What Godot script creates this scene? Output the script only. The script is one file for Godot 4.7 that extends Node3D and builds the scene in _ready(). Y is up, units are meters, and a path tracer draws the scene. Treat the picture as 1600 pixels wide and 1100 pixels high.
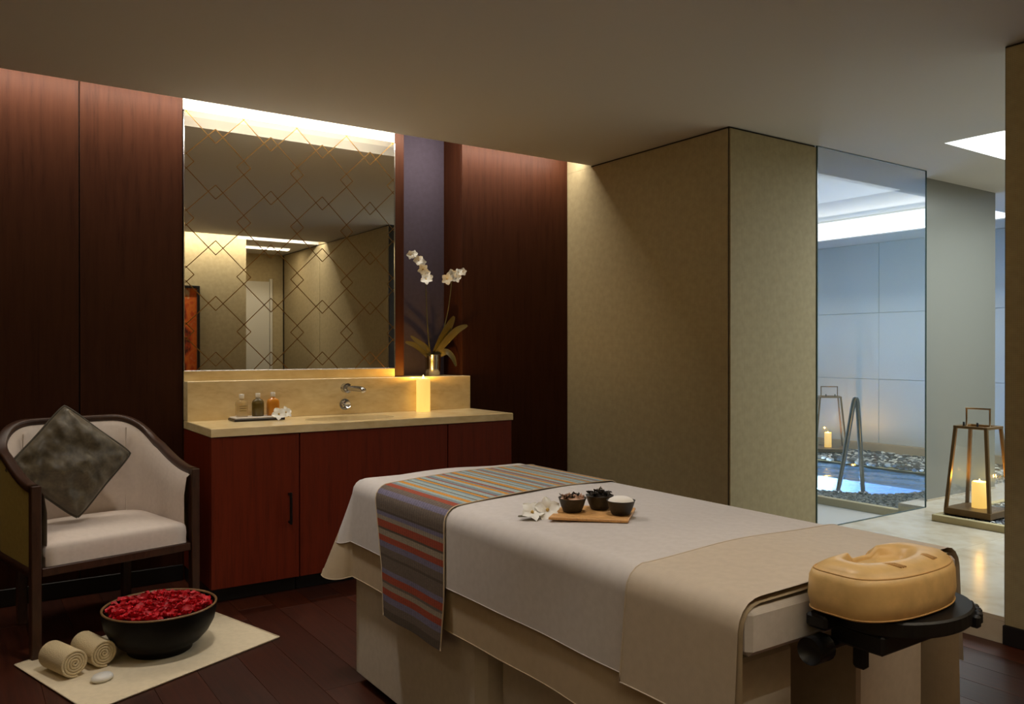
extends Node3D
# A spa treatment room. u runs along the vanity wall, v towards it: world x = u, world z = -v.

const CEIL := 2.6375      # ceiling height
const STEP := 0.118       # height of the marble floor of the vestibule
var M := {}
var taken := {}
var rng := RandomNumberGenerator.new()

func P(u: float, y: float, v: float) -> Vector3:
	return Vector3(u, y, -v)

func _ready() -> void:
	rng.seed = 7
	# ---- camera, environment, exposure ----
	var cam := Camera3D.new()
	cam.name = "camera"
	cam.fov = 46.82
	cam.near = 0.05
	cam.far = 60.0
	cam.position = Vector3(0, 1.3, 0)
	cam.rotation = Vector3(-0.00295, -0.599, 0)
	cam.current = true
	add_child(cam)
	var env := Environment.new()
	env.background_mode = Environment.BG_COLOR
	env.background_color = Color(0, 0, 0)
	env.tonemap_mode = Environment.TONE_MAPPER_LINEAR
	env.tonemap_exposure = 1.0
	env.sdfgi_enabled = true
	env.ssao_enabled = true
	env.ssil_enabled = true
	var we := WorldEnvironment.new()
	we.name = "environment"
	we.environment = env
	add_child(we)
	# ---- lamps: concealed coves, luminous coffers, recessed downlights ----
	cove_light(-1.15, 3.79, 4.635, 2.765, 1.0, 0.66, 4.6, "white cove light strip hidden in the ceiling slot above the vanity mirror")
	cove_light(-1.15, 3.78, -0.085, 2.735, -1.0, 0.85, 4.6, "white cove light strip hidden in the ceiling slot above the orange artwork")
	vestibule_light(11.0)
	corridor_light(0.5)
	pool_cove(4.3)
	downlight(0.86, 2.86, 2.0, "small round recessed ceiling downlight above the bowl of petals")
	downlight(1.42, 1.62, 1.0, "small round recessed ceiling downlight above the massage table")
	downlight(-0.35, 2.75, 0.25, "small round recessed ceiling downlight on the armchair side of the room")
	# ---- materials ----
	make_materials()
	# ---- the shell ----
	build_floors()
	build_ceiling()
	build_walls()
	build_pool()
	# ---- furniture and things ----
	build_vanity()
	build_mirror()
	build_massage_table()
	build_linens()
	build_armchair()
	build_pillow()
	build_foot_bath()
	build_bed_tray()
	build_counter_things()
	build_orchid()
	build_lanterns()
	build_artwork()

# =====================================================================
# helpers: naming
# =====================================================================
func numbered(called: String) -> String:
	if not taken.has(called):
		taken[called] = 0
		return called
	taken[called] += 1
	return "%s_%03d" % [called, taken[called]]

func thing(called: String, label: String, category: String, at := Vector3.ZERO, turn := 0.0, group := "") -> Node3D:
	var o := Node3D.new()
	o.name = numbered(called)
	add_child(o)
	o.position = at
	o.rotation.y = turn
	tag(o, label, category, group)
	return o

func tag(o: Node, label: String, category: String, group := "") -> void:
	o.set_meta("label", label)
	o.set_meta("category", category)
	if group != "":
		o.set_meta("group", group)

func struct(called: String) -> Node3D:
	var o := Node3D.new()
	o.name = numbered(called)
	add_child(o)
	o.set_meta("kind", "structure")
	return o

func inst(called: String, mesh: Mesh, mat: Material, parent: Node = null) -> MeshInstance3D:
	var o := MeshInstance3D.new()
	o.mesh = mesh
	o.material_override = mat
	o.cast_shadow = GeometryInstance3D.SHADOW_CASTING_SETTING_ON
	if parent == null:
		o.name = numbered(called)
		add_child(o)
	else:
		o.name = called
		parent.add_child(o, true)
	return o

func obj(called: String, st: SurfaceTool, mat: Material, parent: Node = null) -> MeshInstance3D:
	st.generate_normals()
	return inst(called, st.commit(), mat, parent)

# =====================================================================
# helpers: geometry
# =====================================================================
func mb(smooth := true) -> SurfaceTool:
	var st := SurfaceTool.new()
	st.begin(Mesh.PRIMITIVE_TRIANGLES)
	st.set_smooth_group(0 if smooth else -1)
	return st

func tri(st: SurfaceTool, a: Vector3, b: Vector3, c: Vector3) -> void:
	for p in [a, c, b]:
		st.set_uv(Vector2(p.x, p.y))
		st.add_vertex(p)

func quad(st: SurfaceTool, a: Vector3, b: Vector3, c: Vector3, d: Vector3) -> void:
	tri(st, a, b, c)
	tri(st, a, c, d)

# a box with chamfered edges
func cbox(st: SurfaceTool, c: Vector3, s: Vector3, b := 0.004) -> void:
	st.set_smooth_group(-1)
	var h := s / 2.0
	b = minf(b, minf(h.x, minf(h.y, h.z)) * 0.9)
	var f := func(sx: float, sy: float, sz: float, ax: int) -> Vector3:
		var p := Vector3(sx * (h.x - b), sy * (h.y - b), sz * (h.z - b))
		if ax == 0: p.x = sx * h.x
		if ax == 1: p.y = sy * h.y
		if ax == 2: p.z = sz * h.z
		return c + p
	for s1 in [-1.0, 1.0]:
		face(st, f.call(s1, -1.0, -1.0, 0), f.call(s1, 1.0, -1.0, 0), f.call(s1, 1.0, 1.0, 0), f.call(s1, -1.0, 1.0, 0), c)
		face(st, f.call(-1.0, s1, -1.0, 1), f.call(1.0, s1, -1.0, 1), f.call(1.0, s1, 1.0, 1), f.call(-1.0, s1, 1.0, 1), c)
		face(st, f.call(-1.0, -1.0, s1, 2), f.call(1.0, -1.0, s1, 2), f.call(1.0, 1.0, s1, 2), f.call(-1.0, 1.0, s1, 2), c)
		for s2 in [-1.0, 1.0]:
			face(st, f.call(s1, s2, -1.0, 0), f.call(s1, s2, 1.0, 0), f.call(s1, s2, 1.0, 1), f.call(s1, s2, -1.0, 1), c)
			face(st, f.call(s1, -1.0, s2, 0), f.call(s1, 1.0, s2, 0), f.call(s1, 1.0, s2, 2), f.call(s1, -1.0, s2, 2), c)
			face(st, f.call(-1.0, s1, s2, 1), f.call(1.0, s1, s2, 1), f.call(1.0, s1, s2, 2), f.call(-1.0, s1, s2, 2), c)
			for s3 in [-1.0, 1.0]:
				var a: Vector3 = f.call(s1, s2, s3, 0)
				var d: Vector3 = f.call(s1, s2, s3, 1)
				var e: Vector3 = f.call(s1, s2, s3, 2)
				if (d - a).cross(e - a).dot(a - c) < 0: tri(st, a, e, d)
				else: tri(st, a, d, e)

# a quad turned so that it faces away from the point c
func face(st: SurfaceTool, p0: Vector3, p1: Vector3, p2: Vector3, p3: Vector3, c: Vector3) -> void:
	if (p1 - p0).cross(p2 - p0).dot((p0 + p1 + p2 + p3) / 4.0 - c) < 0:
		quad(st, p0, p3, p2, p1)
	else:
		quad(st, p0, p1, p2, p3)

# a chamfered block given by its bounds in u, y, v
func block(called: String, mat: Material, parent: Node, u0: float, u1: float, y0: float, y1: float, v0: float, v1: float, b := 0.003) -> MeshInstance3D:
	var st := mb(false)
	cbox(st, P((u0 + u1) / 2, (y0 + y1) / 2, (v0 + v1) / 2), Vector3(absf(u1 - u0), absf(y1 - y0), absf(v1 - v0)), b)
	return obj(called, st, mat, parent)

# rows of points joined into a surface
func grid(st: SurfaceTool, rows: Array, closed := false, uv_size := Vector2(1, 1)) -> void:
	var nr := rows.size()
	var nc: int = rows[0].size()
	for i in nr - 1:
		for j in (nc if closed else nc - 1):
			var k := (j + 1) % nc
			var q := [rows[i][j], rows[i][k], rows[i + 1][k], rows[i + 1][j]]
			var t := [Vector2(float(j) / (nc - 1), float(i) / (nr - 1)), Vector2(float(j + 1) / (nc - 1), float(i) / (nr - 1)), Vector2(float(j + 1) / (nc - 1), float(i + 1) / (nr - 1)), Vector2(float(j) / (nc - 1), float(i + 1) / (nr - 1))]
			for n in [0, 2, 1, 0, 3, 2]:
				st.set_uv(t[n] * uv_size)
				st.add_vertex(q[n])

# a profile (radius, height) turned about a vertical axis at c
func lathe(st: SurfaceTool, prof: Array, c := Vector3.ZERO, n := 32, sx := 1.0, sz := 1.0) -> void:
	var rows := []
	for p in prof:
		var row := []
		for j in n:
			var a := TAU * j / n
			row.append(c + Vector3(p[0] * cos(a) * sx, p[1], -p[0] * sin(a) * sz))
		rows.append(row)
	grid(st, rows, true)

# a round tube along a path
func tube(st: SurfaceTool, path: Array, r: float, n := 8, r_end := -1.0) -> void:
	var rows := []
	var up := Vector3.UP
	for i in path.size():
		var d: Vector3 = (path[mini(i + 1, path.size() - 1)] - path[maxi(i - 1, 0)]).normalized()
		if absf(d.dot(up)) > 0.95: up = Vector3.RIGHT if absf(d.x) < 0.8 else Vector3.BACK
		var x := d.cross(up).normalized()
		up = x.cross(d).normalized()
		var rr := r if r_end < 0 else lerpf(r, r_end, float(i) / (path.size() - 1))
		var row := []
		for j in n:
			var a := TAU * j / n
			row.append(path[i] + (x * cos(a) + up * sin(a)) * rr)
		rows.append(row)
	grid(st, rows, true)
	for e in [0, path.size() - 1]:
		for j in range(1, n - 1):
			if e == 0: tri(st, rows[e][0], rows[e][j], rows[e][j + 1])
			else: tri(st, rows[e][0], rows[e][j + 1], rows[e][j])

# a smooth curve through points
func curve(pts: Array, per := 6) -> Array:
	var out := []
	for i in pts.size() - 1:
		var p0: Vector3 = pts[maxi(i - 1, 0)]
		var p1: Vector3 = pts[i]
		var p2: Vector3 = pts[i + 1]
		var p3: Vector3 = pts[mini(i + 2, pts.size() - 1)]
		for k in per:
			out.append(p1.cubic_interpolate(p2, p0, p3, float(k) / per))
	out.append(pts[-1])
	return out

# a flat outline (u, v) raised from y0 to y1, with a chamfer of b
func prism(st: SurfaceTool, outline: Array, y0: float, y1: float, b := 0.0) -> void:
	st.set_smooth_group(-1)
	var pts := PackedVector2Array(outline)
	if not Geometry2D.is_polygon_clockwise(pts): pts.reverse()
	var inner := pts
	if b > 0:
		var off := Geometry2D.offset_polygon(pts, -b)
		if off.size() == 1 and off[0].size() == pts.size(): inner = off[0]
		else: b = 0.0
	if b > 0:
		# pair the inner ring with the outer ring by nearest start
		var best := 0
		for i in inner.size():
			if inner[i].distance_to(pts[0]) < inner[best].distance_to(pts[0]): best = i
		var turned := PackedVector2Array()
		for i in inner.size(): turned.append(inner[(i + best) % inner.size()])
		if Geometry2D.is_polygon_clockwise(turned) != Geometry2D.is_polygon_clockwise(pts):
			b = 0.0
			inner = pts
		else:
			inner = turned
	var n := pts.size()
	var rings := [[inner, y0], [pts, y0 + b], [pts, y1 - b], [inner, y1]] if b > 0 else [[pts, y0], [pts, y1]]
	for r in rings.size() - 1:
		for i in n:
			var k := (i + 1) % n
			quad(st, P(rings[r][0][k].x, rings[r][1], rings[r][0][k].y), P(rings[r][0][i].x, rings[r][1], rings[r][0][i].y), P(rings[r + 1][0][i].x, rings[r + 1][1], rings[r + 1][0][i].y), P(rings[r + 1][0][k].x, rings[r + 1][1], rings[r + 1][0][k].y))
	var idx := Geometry2D.triangulate_polygon(inner)
	for i in range(0, idx.size(), 3):
		for y in [y0, y1]:
			var a := P(inner[idx[i]].x, y, inner[idx[i]].y)
			var c := P(inner[idx[i + 1]].x, y, inner[idx[i + 1]].y)
			var d := P(inner[idx[i + 2]].x, y, inner[idx[i + 2]].y)
			var up := (c - a).cross(d - a).y > 0
			if up == (y == y1): tri(st, a, c, d)
			else: tri(st, a, d, c)

# =====================================================================
# materials
# =====================================================================
func rgb8(r: float, g: float, b: float) -> Color:
	return Color(r / 255.0, g / 255.0, b / 255.0)

func mat(called: String, color: Color, rough := 0.7, metal := 0.0) -> StandardMaterial3D:
	var m := StandardMaterial3D.new()
	m.resource_name = called
	m.albedo_color = color
	m.roughness = rough
	m.metallic = metal
	M[called] = m
	return m

func tri_tex(m: StandardMaterial3D, tex: Texture2D, scale: Vector3, world := true, offset := Vector3.ZERO) -> void:
	m.albedo_texture = tex
	m.uv1_triplanar = true
	m.uv1_world_triplanar = world
	m.uv1_scale = scale
	m.uv1_offset = offset

func bump(m: StandardMaterial3D, tex: Texture2D, cm: float) -> void:
	m.heightmap_enabled = true
	m.heightmap_texture = tex
	m.heightmap_scale = cm

func noise_image(size: int, freq: float, octaves: int, seed_: int, kind := FastNoiseLite.TYPE_SIMPLEX_SMOOTH) -> Image:
	var n := FastNoiseLite.new()
	n.seed = seed_
	n.frequency = freq
	n.noise_type = kind
	n.fractal_octaves = octaves
	return n.get_seamless_image(size, size, false, false, 0.15, true)

# colour ramp over a sum of two noises; squeeze stretches the grain along the image's y
func ramp_texture(size: int, cols: Array, freq: float, seed_: int, squeeze := 1, fine := 0.35) -> ImageTexture:
	var a := noise_image(size, freq, 4, seed_)
	var b := noise_image(size, freq * 4.0, 3, seed_ + 5)
	var im := Image.create(size, size, false, Image.FORMAT_RGB8)
	for y in size:
		for x in size:
			var yy := y if squeeze == 1 else mini(y, size - 1 - y) * 2 / squeeze
			var t := a.get_pixel(x, yy).r * (1.0 - fine) + b.get_pixel(x, yy).r * fine
			t = clampf((t - 0.18) / 0.64, 0.0, 1.0) * (cols.size() - 1)
			var i := mini(int(t), cols.size() - 2)
			im.set_pixel(x, y, cols[i].lerp(cols[i + 1], t - i))
	return ImageTexture.create_from_image(im)

# fine woven cloth: crossing threads with uneven tone
func weave_texture(size: int, c0: Color, c1: Color, threads: int, seed_: int) -> ImageTexture:
	var a := noise_image(size, 0.02, 3, seed_)
	var im := Image.create(size, size, false, Image.FORMAT_RGB8)
	for y in size:
		for x in size:
			var wx := 0.5 + 0.5 * sin(TAU * x * threads / size)
			var wy := 0.5 + 0.5 * sin(TAU * y * threads / size)
			var t := 0.35 * wx + 0.25 * wy + 0.4 * a.get_pixel(x, y).r
			im.set_pixel(x, y, c0.lerp(c1, clampf(t, 0, 1)))
	return ImageTexture.create_from_image(im)

func gray_noise(size: int, freq: float, oct: int, seed_: int) -> ImageTexture:
	var im := noise_image(size, freq, oct, seed_)
	im.convert(Image.FORMAT_RGB8)
	return ImageTexture.create_from_image(im)

func make_materials() -> void:
	var grain := ramp_texture(512, [rgb8(176, 168, 160), rgb8(214, 208, 202), rgb8(240, 236, 231), rgb8(255, 252, 248)], 0.03, 3, 8)
	var soft_grain := ramp_texture(512, [rgb8(205, 198, 192), rgb8(232, 228, 224), rgb8(246, 243, 240), rgb8(255, 253, 250)], 0.03, 9, 8)
	var stone := ramp_texture(512, [rgb8(230, 218, 196), rgb8(242, 233, 216), rgb8(248, 242, 230), rgb8(255, 251, 243)], 0.008, 21, 2)
	var marble := ramp_texture(512, [rgb8(222, 212, 196), rgb8(238, 230, 216), rgb8(246, 240, 230), rgb8(252, 248, 240)], 0.006, 33, 1)
	var linen := weave_texture(256, rgb8(228, 226, 222), rgb8(255, 254, 252), 64, 41)
	var cloth := weave_texture(256, rgb8(205, 200, 190), rgb8(255, 252, 246), 42, 43)
	var rough_noise := gray_noise(256, 0.05, 4, 51)
	var soft_noise := gray_noise(256, 0.015, 4, 52)
	# vertical grain panels and horizontal floor boards share one grain picture
	var w := mat("wall_wood", rgb8(62, 33, 19), 0.5)
	tri_tex(w, soft_grain, Vector3(1.4, 0.4, 1.4))
	w.metallic_specular = 0.22
	var cw := mat("cabinet_wood", rgb8(112, 38, 15), 0.45)
	tri_tex(cw, soft_grain, Vector3(1.6, 0.4, 1.6))
	cw.metallic_specular = 0.35
	for i in 5:
		var c: Color = [rgb8(74, 32, 15), rgb8(64, 27, 12), rgb8(82, 37, 18), rgb8(70, 30, 13), rgb8(60, 26, 13)][i]
		var f := mat("floor_board_%d" % i, c, 0.36 + 0.02 * i)
		tri_tex(f, grain, Vector3(2.4, 2.4, 0.55), true, Vector3(0.17 * i, 0.3 * i, 0.41 * i))
	var chair_wood := mat("chair_wood", rgb8(70, 44, 30), 0.38)
	tri_tex(chair_wood, grain, Vector3(2, 2, 2), false)
	var fab := mat("wall_fabric", rgb8(172, 160, 127), 0.85)
	tri_tex(fab, cloth, Vector3(3, 3, 3))
	bump(fab, cloth, 0.03)
	mat("joint_dark", rgb8(34, 26, 18), 0.7)
	mat("plaster", rgb8(200, 198, 195), 0.9)
	mat("plaster_white", rgb8(232, 230, 224), 0.85)
	var pl := mat("wall_plaster", rgb8(198, 184, 146), 0.88)
	tri_tex(pl, cloth, Vector3(3, 3, 3))
	var pur := mat("purple_fabric", rgb8(68, 59, 78), 0.85)
	tri_tex(pur, cloth, Vector3(4, 4, 4))
	var st := mat("counter_stone", rgb8(242, 225, 184), 0.24)
	tri_tex(st, stone, Vector3(0.9, 2.2, 0.9))
	var mf := mat("marble_floor", rgb8(210, 203, 190), 0.24)
	tri_tex(mf, marble, Vector3(0.7, 0.7, 0.7))
	mat("cream_panel", rgb8(126, 126, 118), 0.22)
	mat("skirting_black", rgb8(18, 15, 13), 0.4)
	var mir := mat("mirror_silver", rgb8(238, 236, 228), 0.01, 1.0)
	mir.metallic_specular = 0.9
	mat("bronze_line", rgb8(128, 94, 48), 0.35, 1.0)
	mat("chrome", rgb8(205, 205, 208), 0.12, 1.0)
	mat("steel_rail", rgb8(168, 172, 178), 0.2, 1.0)
	mat("black_metal", rgb8(16, 14, 13), 0.4, 0.3)
	mat("black_plastic", rgb8(8, 7, 8), 0.5)
	mat("vase_silver", rgb8(196, 192, 186), 0.22, 1.0)
	# linens
	var sheet := mat("white_linen", rgb8(210, 205, 203), 0.82)
	tri_tex(sheet, linen, Vector3(6, 6, 6))
	sheet.rim_enabled = true
	sheet.rim = 0.15
	var cream := mat("cream_satin", rgb8(206, 193, 176), 0.6)
	tri_tex(cream, linen, Vector3(6, 6, 6))
	var beige := mat("beige_blanket", rgb8(196, 178, 150), 0.85)
	tri_tex(beige, linen, Vector3(5, 5, 5))
	var skirt := mat("table_skirt", rgb8(212, 204, 190), 0.85)
	tri_tex(skirt, linen, Vector3(5, 5, 5))
	var ul := mat("chair_fabric", rgb8(226, 214, 206), 0.75)
	tri_tex(ul, linen, Vector3(6, 6, 6), false)
	var uo := mat("chair_outer_fabric", rgb8(166, 146, 76), 0.8)
	tri_tex(uo, cloth, Vector3(6, 6, 6), false)
	var vel := mat("grey_velvet", rgb8(104, 95, 76), 0.5)
	tri_tex(vel, ramp_texture(256, [rgb8(150, 146, 136), rgb8(205, 200, 190), rgb8(255, 250, 240)], 0.02, 61), Vector3(3, 3, 3), false)
	vel.rim_enabled = true
	vel.rim = 0.9
	vel.rim_tint = 0.5
	mat("velvet_piping", rgb8(70, 64, 52), 0.6)
	var lea := mat("tan_leather", rgb8(230, 192, 128), 0.42)
	tri_tex(lea, soft_noise_tint(soft_noise, 0.88), Vector3(5, 5, 5), false)
	bump(lea, rough_noise, 0.02)
	mat("leather_seam", rgb8(196, 154, 94), 0.5)
	var ter := mat("terry_cream", rgb8(226, 206, 164), 0.95)
	tri_tex(ter, soft_noise_tint(rough_noise, 0.85), Vector3(14, 14, 14), false)
	bump(ter, rough_noise, 0.25)
	var matt := mat("bath_mat", rgb8(232, 218, 188), 0.95)
	tri_tex(matt, linen, Vector3(5, 5, 5))
	bump(matt, linen, 0.08)
	mat("bowl_lacquer", rgb8(14, 10, 7), 0.42).metallic_specular = 0.25
	mat("bowl_rim", rgb8(128, 96, 62), 0.35)
	mat("rose_petal", rgb8(186, 16, 30), 0.55).vertex_color_use_as_albedo = true
	M.rose_petal.albedo_color = Color.WHITE
	M.rose_petal.backlight_enabled = true
	M.rose_petal.backlight = Color(0.25, 0.03, 0.04)
	mat("soap_white", rgb8(222, 220, 212), 0.4)
	var bam := mat("bamboo", rgb8(224, 172, 106), 0.5)
	tri_tex(bam, soft_grain, Vector3(5, 5, 5), false)
	var coco := mat("coconut_shell", rgb8(56, 51, 40), 0.5)
	tri_tex(coco, soft_noise_tint(rough_noise, 0.6), Vector3(12, 12, 12), false)
	mat("sea_salt", rgb8(240, 236, 228), 0.8)
	mat("dark_leaf", rgb8(48, 38, 24), 0.7)
	mat("potpourri", rgb8(214, 176, 150), 0.8)
	var pet := mat("white_petal", rgb8(238, 238, 232), 0.5)
	pet.backlight_enabled = true
	pet.backlight = Color(0.35, 0.35, 0.33)
	mat("petal_heart", rgb8(206, 172, 96), 0.6)
	mat("orchid_leaf", rgb8(84, 76, 40), 0.45)
	mat("orchid_stem", rgb8(74, 74, 44), 0.6)
	mat("tray_dark", rgb8(32, 24, 20), 0.35)
	mat("tray_white", rgb8(226, 220, 212), 0.4)
	mat("cap_white", rgb8(232, 228, 222), 0.3)
	var clear_oil := mat("oil_clear", Color(0.78, 0.66, 0.42, 0.42), 0.08)
	clear_oil.transparency = BaseMaterial3D.TRANSPARENCY_ALPHA
	mat("oil_olive", rgb8(92, 76, 30), 0.12)
	mat("oil_amber", rgb8(206, 132, 36), 0.1)
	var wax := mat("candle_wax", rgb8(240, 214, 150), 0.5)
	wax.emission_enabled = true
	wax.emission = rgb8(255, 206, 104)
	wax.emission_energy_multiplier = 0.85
	var flame := mat("flame_glow", rgb8(255, 240, 200), 0.5)
	flame.emission_enabled = true
	flame.emission = rgb8(255, 226, 150)
	flame.emission_energy_multiplier = 6.0
	mat("lantern_bronze", rgb8(110, 84, 48), 0.4, 0.4)
	var gl := mat("clear_glass", Color(0.75, 0.85, 0.85, 0.04), 0.02)
	gl.transparency = BaseMaterial3D.TRANSPARENCY_ALPHA
	var gp := mat("partition_glass", Color(0.52, 0.6, 0.6, 0.10), 0.015)
	gp.transparency = BaseMaterial3D.TRANSPARENCY_ALPHA
	gp.metallic_specular = 0.2
	mat("glass_edge", rgb8(64, 84, 80), 0.2)
	# pool
	var wat := mat("pool_water", Color(0.42, 0.68, 0.95, 0.62), 0.08)
	wat.metallic_specular = 0.3
	wat.transparency = BaseMaterial3D.TRANSPARENCY_ALPHA
	mat("pool_tile", rgb8(150, 190, 228), 0.5)
	mat("pool_panel", rgb8(200, 206, 206), 0.45)
	mat("pool_deck", rgb8(212, 208, 202), 0.35)
	mat("pool_skirting", rgb8(188, 168, 138), 0.5)
	mat("kerb_stone", rgb8(192, 176, 132), 0.5)
	var peb := mat("pebble", Color.WHITE, 0.55)
	peb.vertex_color_use_as_albedo = true
	var art := mat("orange_canvas", Color.WHITE, 0.7)
	art.albedo_texture = ramp_texture(256, [rgb8(84, 34, 16), rgb8(206, 78, 18), rgb8(232, 122, 34), rgb8(220, 92, 22), rgb8(230, 196, 150)], 0.012, 77, 2, 0.25)
	mat("frame_black", rgb8(20, 17, 15), 0.4)
	mat("door_pale", rgb8(206, 204, 192), 0.5)
	# the striped runner
	var run := mat("striped_weave", Color.WHITE, 0.85)
	run.albedo_texture = runner_texture()
	run.texture_repeat = false

func soft_noise_tint(t: ImageTexture, low: float) -> ImageTexture:
	var src := t.get_image()
	var im := Image.create(src.get_width(), src.get_height(), false, Image.FORMAT_RGB8)
	for y in src.get_height():
		for x in src.get_width():
			var k := lerpf(low, 1.0, src.get_pixel(x, y).r)
			im.set_pixel(x, y, Color(k, k, k))
	return ImageTexture.create_from_image(im)

# woven cross stripes, laid out along the runner from its near hem
func runner_texture() -> ImageTexture:
	var pale := rgb8(168, 188, 188)
	var blue := rgb8(128, 146, 152)
	var gold := rgb8(222, 152, 50)
	var rust := rgb8(166, 70, 40)
	var taupe := rgb8(112, 98, 86)
	var lilac := rgb8(122, 116, 142)
	var greige := rgb8(160, 146, 126)
	var dark := rgb8(88, 76, 64)
	var seq := [[dark, 2.5], [taupe, 2.5], [lilac, 2.2], [rust, 2.2], [greige, 1.6], [taupe, 0.8], [rust, 2.4], [lilac, 1.6], [taupe, 4.0], [dark, 0.8], [taupe, 2.4], [lilac, 2.0],
		[rust, 2.0], [greige, 2.0], [dark, 0.6], [rust, 2.6], [greige, 1.4], [lilac, 1.4], [dark, 0.6], [taupe, 4.4], [lilac, 1.6], [taupe, 1.6], [rust, 2.2], [blue, 1.6], [pale, 1.6]]
	var top := [[gold, 2.0], [pale, 1.8], [taupe, 0.6], [pale, 2.2], [blue, 1.2], [gold, 1.4], [dark, 0.5], [pale, 2.6], [rust, 0.8], [blue, 2.2], [pale, 1.4], [gold, 1.8], [blue, 1.4], [rust, 1.2], [pale, 2.8], [taupe, 0.8]]
	var total := 0.0
	for s in seq: total += s[1]
	while total < 170.0:
		for s in top:
			seq.append(s)
			total += s[1]
	var im := Image.create(128, 1024, false, Image.FORMAT_RGB8)
	var r := RandomNumberGenerator.new()
	r.seed = 5
	var edge := 0.0
	var i := 0
	for y in 1024:
		var cm := y / 1024.0 * 170.0
		while i < seq.size() - 1 and cm > edge + seq[i][1]:
			edge += seq[i][1]
			i += 1
		for x in 128:
			var c: Color = seq[i][0]
			var k := 0.88 + 0.12 * sin(x * PI / 2.0) * 0.5 + r.randf_range(-0.09, 0.09)
			im.set_pixel(x, y, Color(c.r * k, c.g * k, c.b * k))
	return ImageTexture.create_from_image(im)

# =====================================================================
# lamps
# =====================================================================
func glow(called: String, color: Color, energy: float) -> StandardMaterial3D:
	var m := StandardMaterial3D.new()
	m.resource_name = called
	m.albedo_color = Color(0.9, 0.9, 0.9)
	m.emission_enabled = true
	m.emission = color
	m.emission_energy_multiplier = energy
	return m

func area(parent: Node, at: Vector3, dir: Vector3, size: Vector2, color: Color, energy: float) -> void:
	var l := AreaLight3D.new()
	l.name = "lamp_light"
	parent.add_child(l, true)
	l.position = at
	var x := Vector3.RIGHT if absf(dir.x) < 0.3 else Vector3.FORWARD
	var z := -dir.normalized()
	var y := z.cross(x).normalized()
	l.basis = Basis(y.cross(z).normalized(), y, z)
	l.area_size = size
	l.area_range = 14.0
	l.light_color = color
	l.light_energy = energy
	l.shadow_enabled = true

func cove_light(u0: float, u1: float, v: float, y: float, side: float, down: float, energy: float, label: String) -> void:
	var o := thing("cove_light", label, "light")
	var st := mb(false)
	cbox(st, P((u0 + u1) / 2, y, v), Vector3(u1 - u0, 0.03, 0.018), 0.002)
	obj("diffuser", st, glow("cove_glow", Color(1.0, 0.96, 0.90), 2.0), o)
	area(o, P((u0 + u1) / 2, y - 0.02, v + side * 0.014), Vector3(0, -down, -side * sqrt(1.0 - down * down)), Vector2(u1 - u0, 0.03), Color(1.0, 0.955, 0.885), energy)

func vestibule_light(energy: float) -> void:
	var o := thing("ceiling_light_panel", "white luminous panel at the top of the ceiling coffer over the marble floor", "light")
	var st := mb(false)
	cbox(st, P(6.44, 2.865, 1.84), Vector3(2.28, 0.02, 1.84), 0.003)
	obj("diffuser", st, glow("panel_glow", Color(0.98, 0.97, 0.94), 1.4), o)
	area(o, P(6.44, 2.845, 1.84), Vector3(0, -1, 0), Vector2(2.2, 1.76), Color(0.92, 0.975, 1.0), energy)

func corridor_light(energy: float) -> void:
	var o := thing("ceiling_light_panel", "narrow white ceiling light panel in the corridor beside the pale door", "light")
	var st := mb(false)
	cbox(st, P(3.3, CEIL - 0.005, -0.93), Vector3(0.7, 0.02, 0.08), 0.003)
	obj("diffuser", st, glow("corridor_glow", Color(1, 0.95, 0.86), 1.6), o)
	area(o, P(3.3, CEIL - 0.02, -0.93), Vector3(0, -1, 0), Vector2(0.68, 0.07), Color(1, 0.92, 0.8), energy)

func pool_cove(energy: float) -> void:
	var o := thing("cove_light", "cool white cove light strip along the pool ceiling coffer", "light")
	var st := mb(false)
	cbox(st, P(8.835, 2.752, 5.7), Vector3(0.02, 0.21, 3.6), 0.003)
	obj("diffuser", st, glow("pool_cove_glow", Color(0.93, 0.97, 1.0), 1.25), o)
	area(o, P(8.74, 2.74, 5.7), Vector3(-0.62, -0.78, 0), Vector2(3.46, 0.15), Color(0.985, 0.985, 0.965), energy)

func downlight(u: float, v: float, energy: float, label: String) -> void:
	var o := thing("recessed_downlight", label, "light", P(u, CEIL, v))
	var st := mb()
	lathe(st, [[0.036, 0.0], [0.05, 0.0], [0.052, -0.003], [0.05, -0.006], [0.038, -0.006], [0.034, 0.0]], Vector3.ZERO, 32)
	var m := StandardMaterial3D.new()
	m.albedo_color = Color(0.8, 0.78, 0.74)
	m.metallic = 0.6
	m.roughness = 0.4
	obj("trim_ring", st, m, o)
	var st2 := mb()
	lathe(st2, [[0.0, -0.002], [0.035, -0.002]], Vector3.ZERO, 24)
	obj("lens", st2, glow("downlight_glow", Color(1, 0.9, 0.75), 8.0), o)
	var l := SpotLight3D.new()
	l.name = "lamp_light"
	o.add_child(l, true)
	l.position = Vector3(0, -0.03, 0)
	l.rotation_degrees = Vector3(-90, 0, 0)
	l.spot_range = 8.0
	l.spot_angle = 62.0
	l.spot_angle_attenuation = 1.0
	l.light_size = 0.10
	l.light_color = Color(1.0, 0.962, 0.925)
	l.light_energy = energy
	l.shadow_enabled = true

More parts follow.
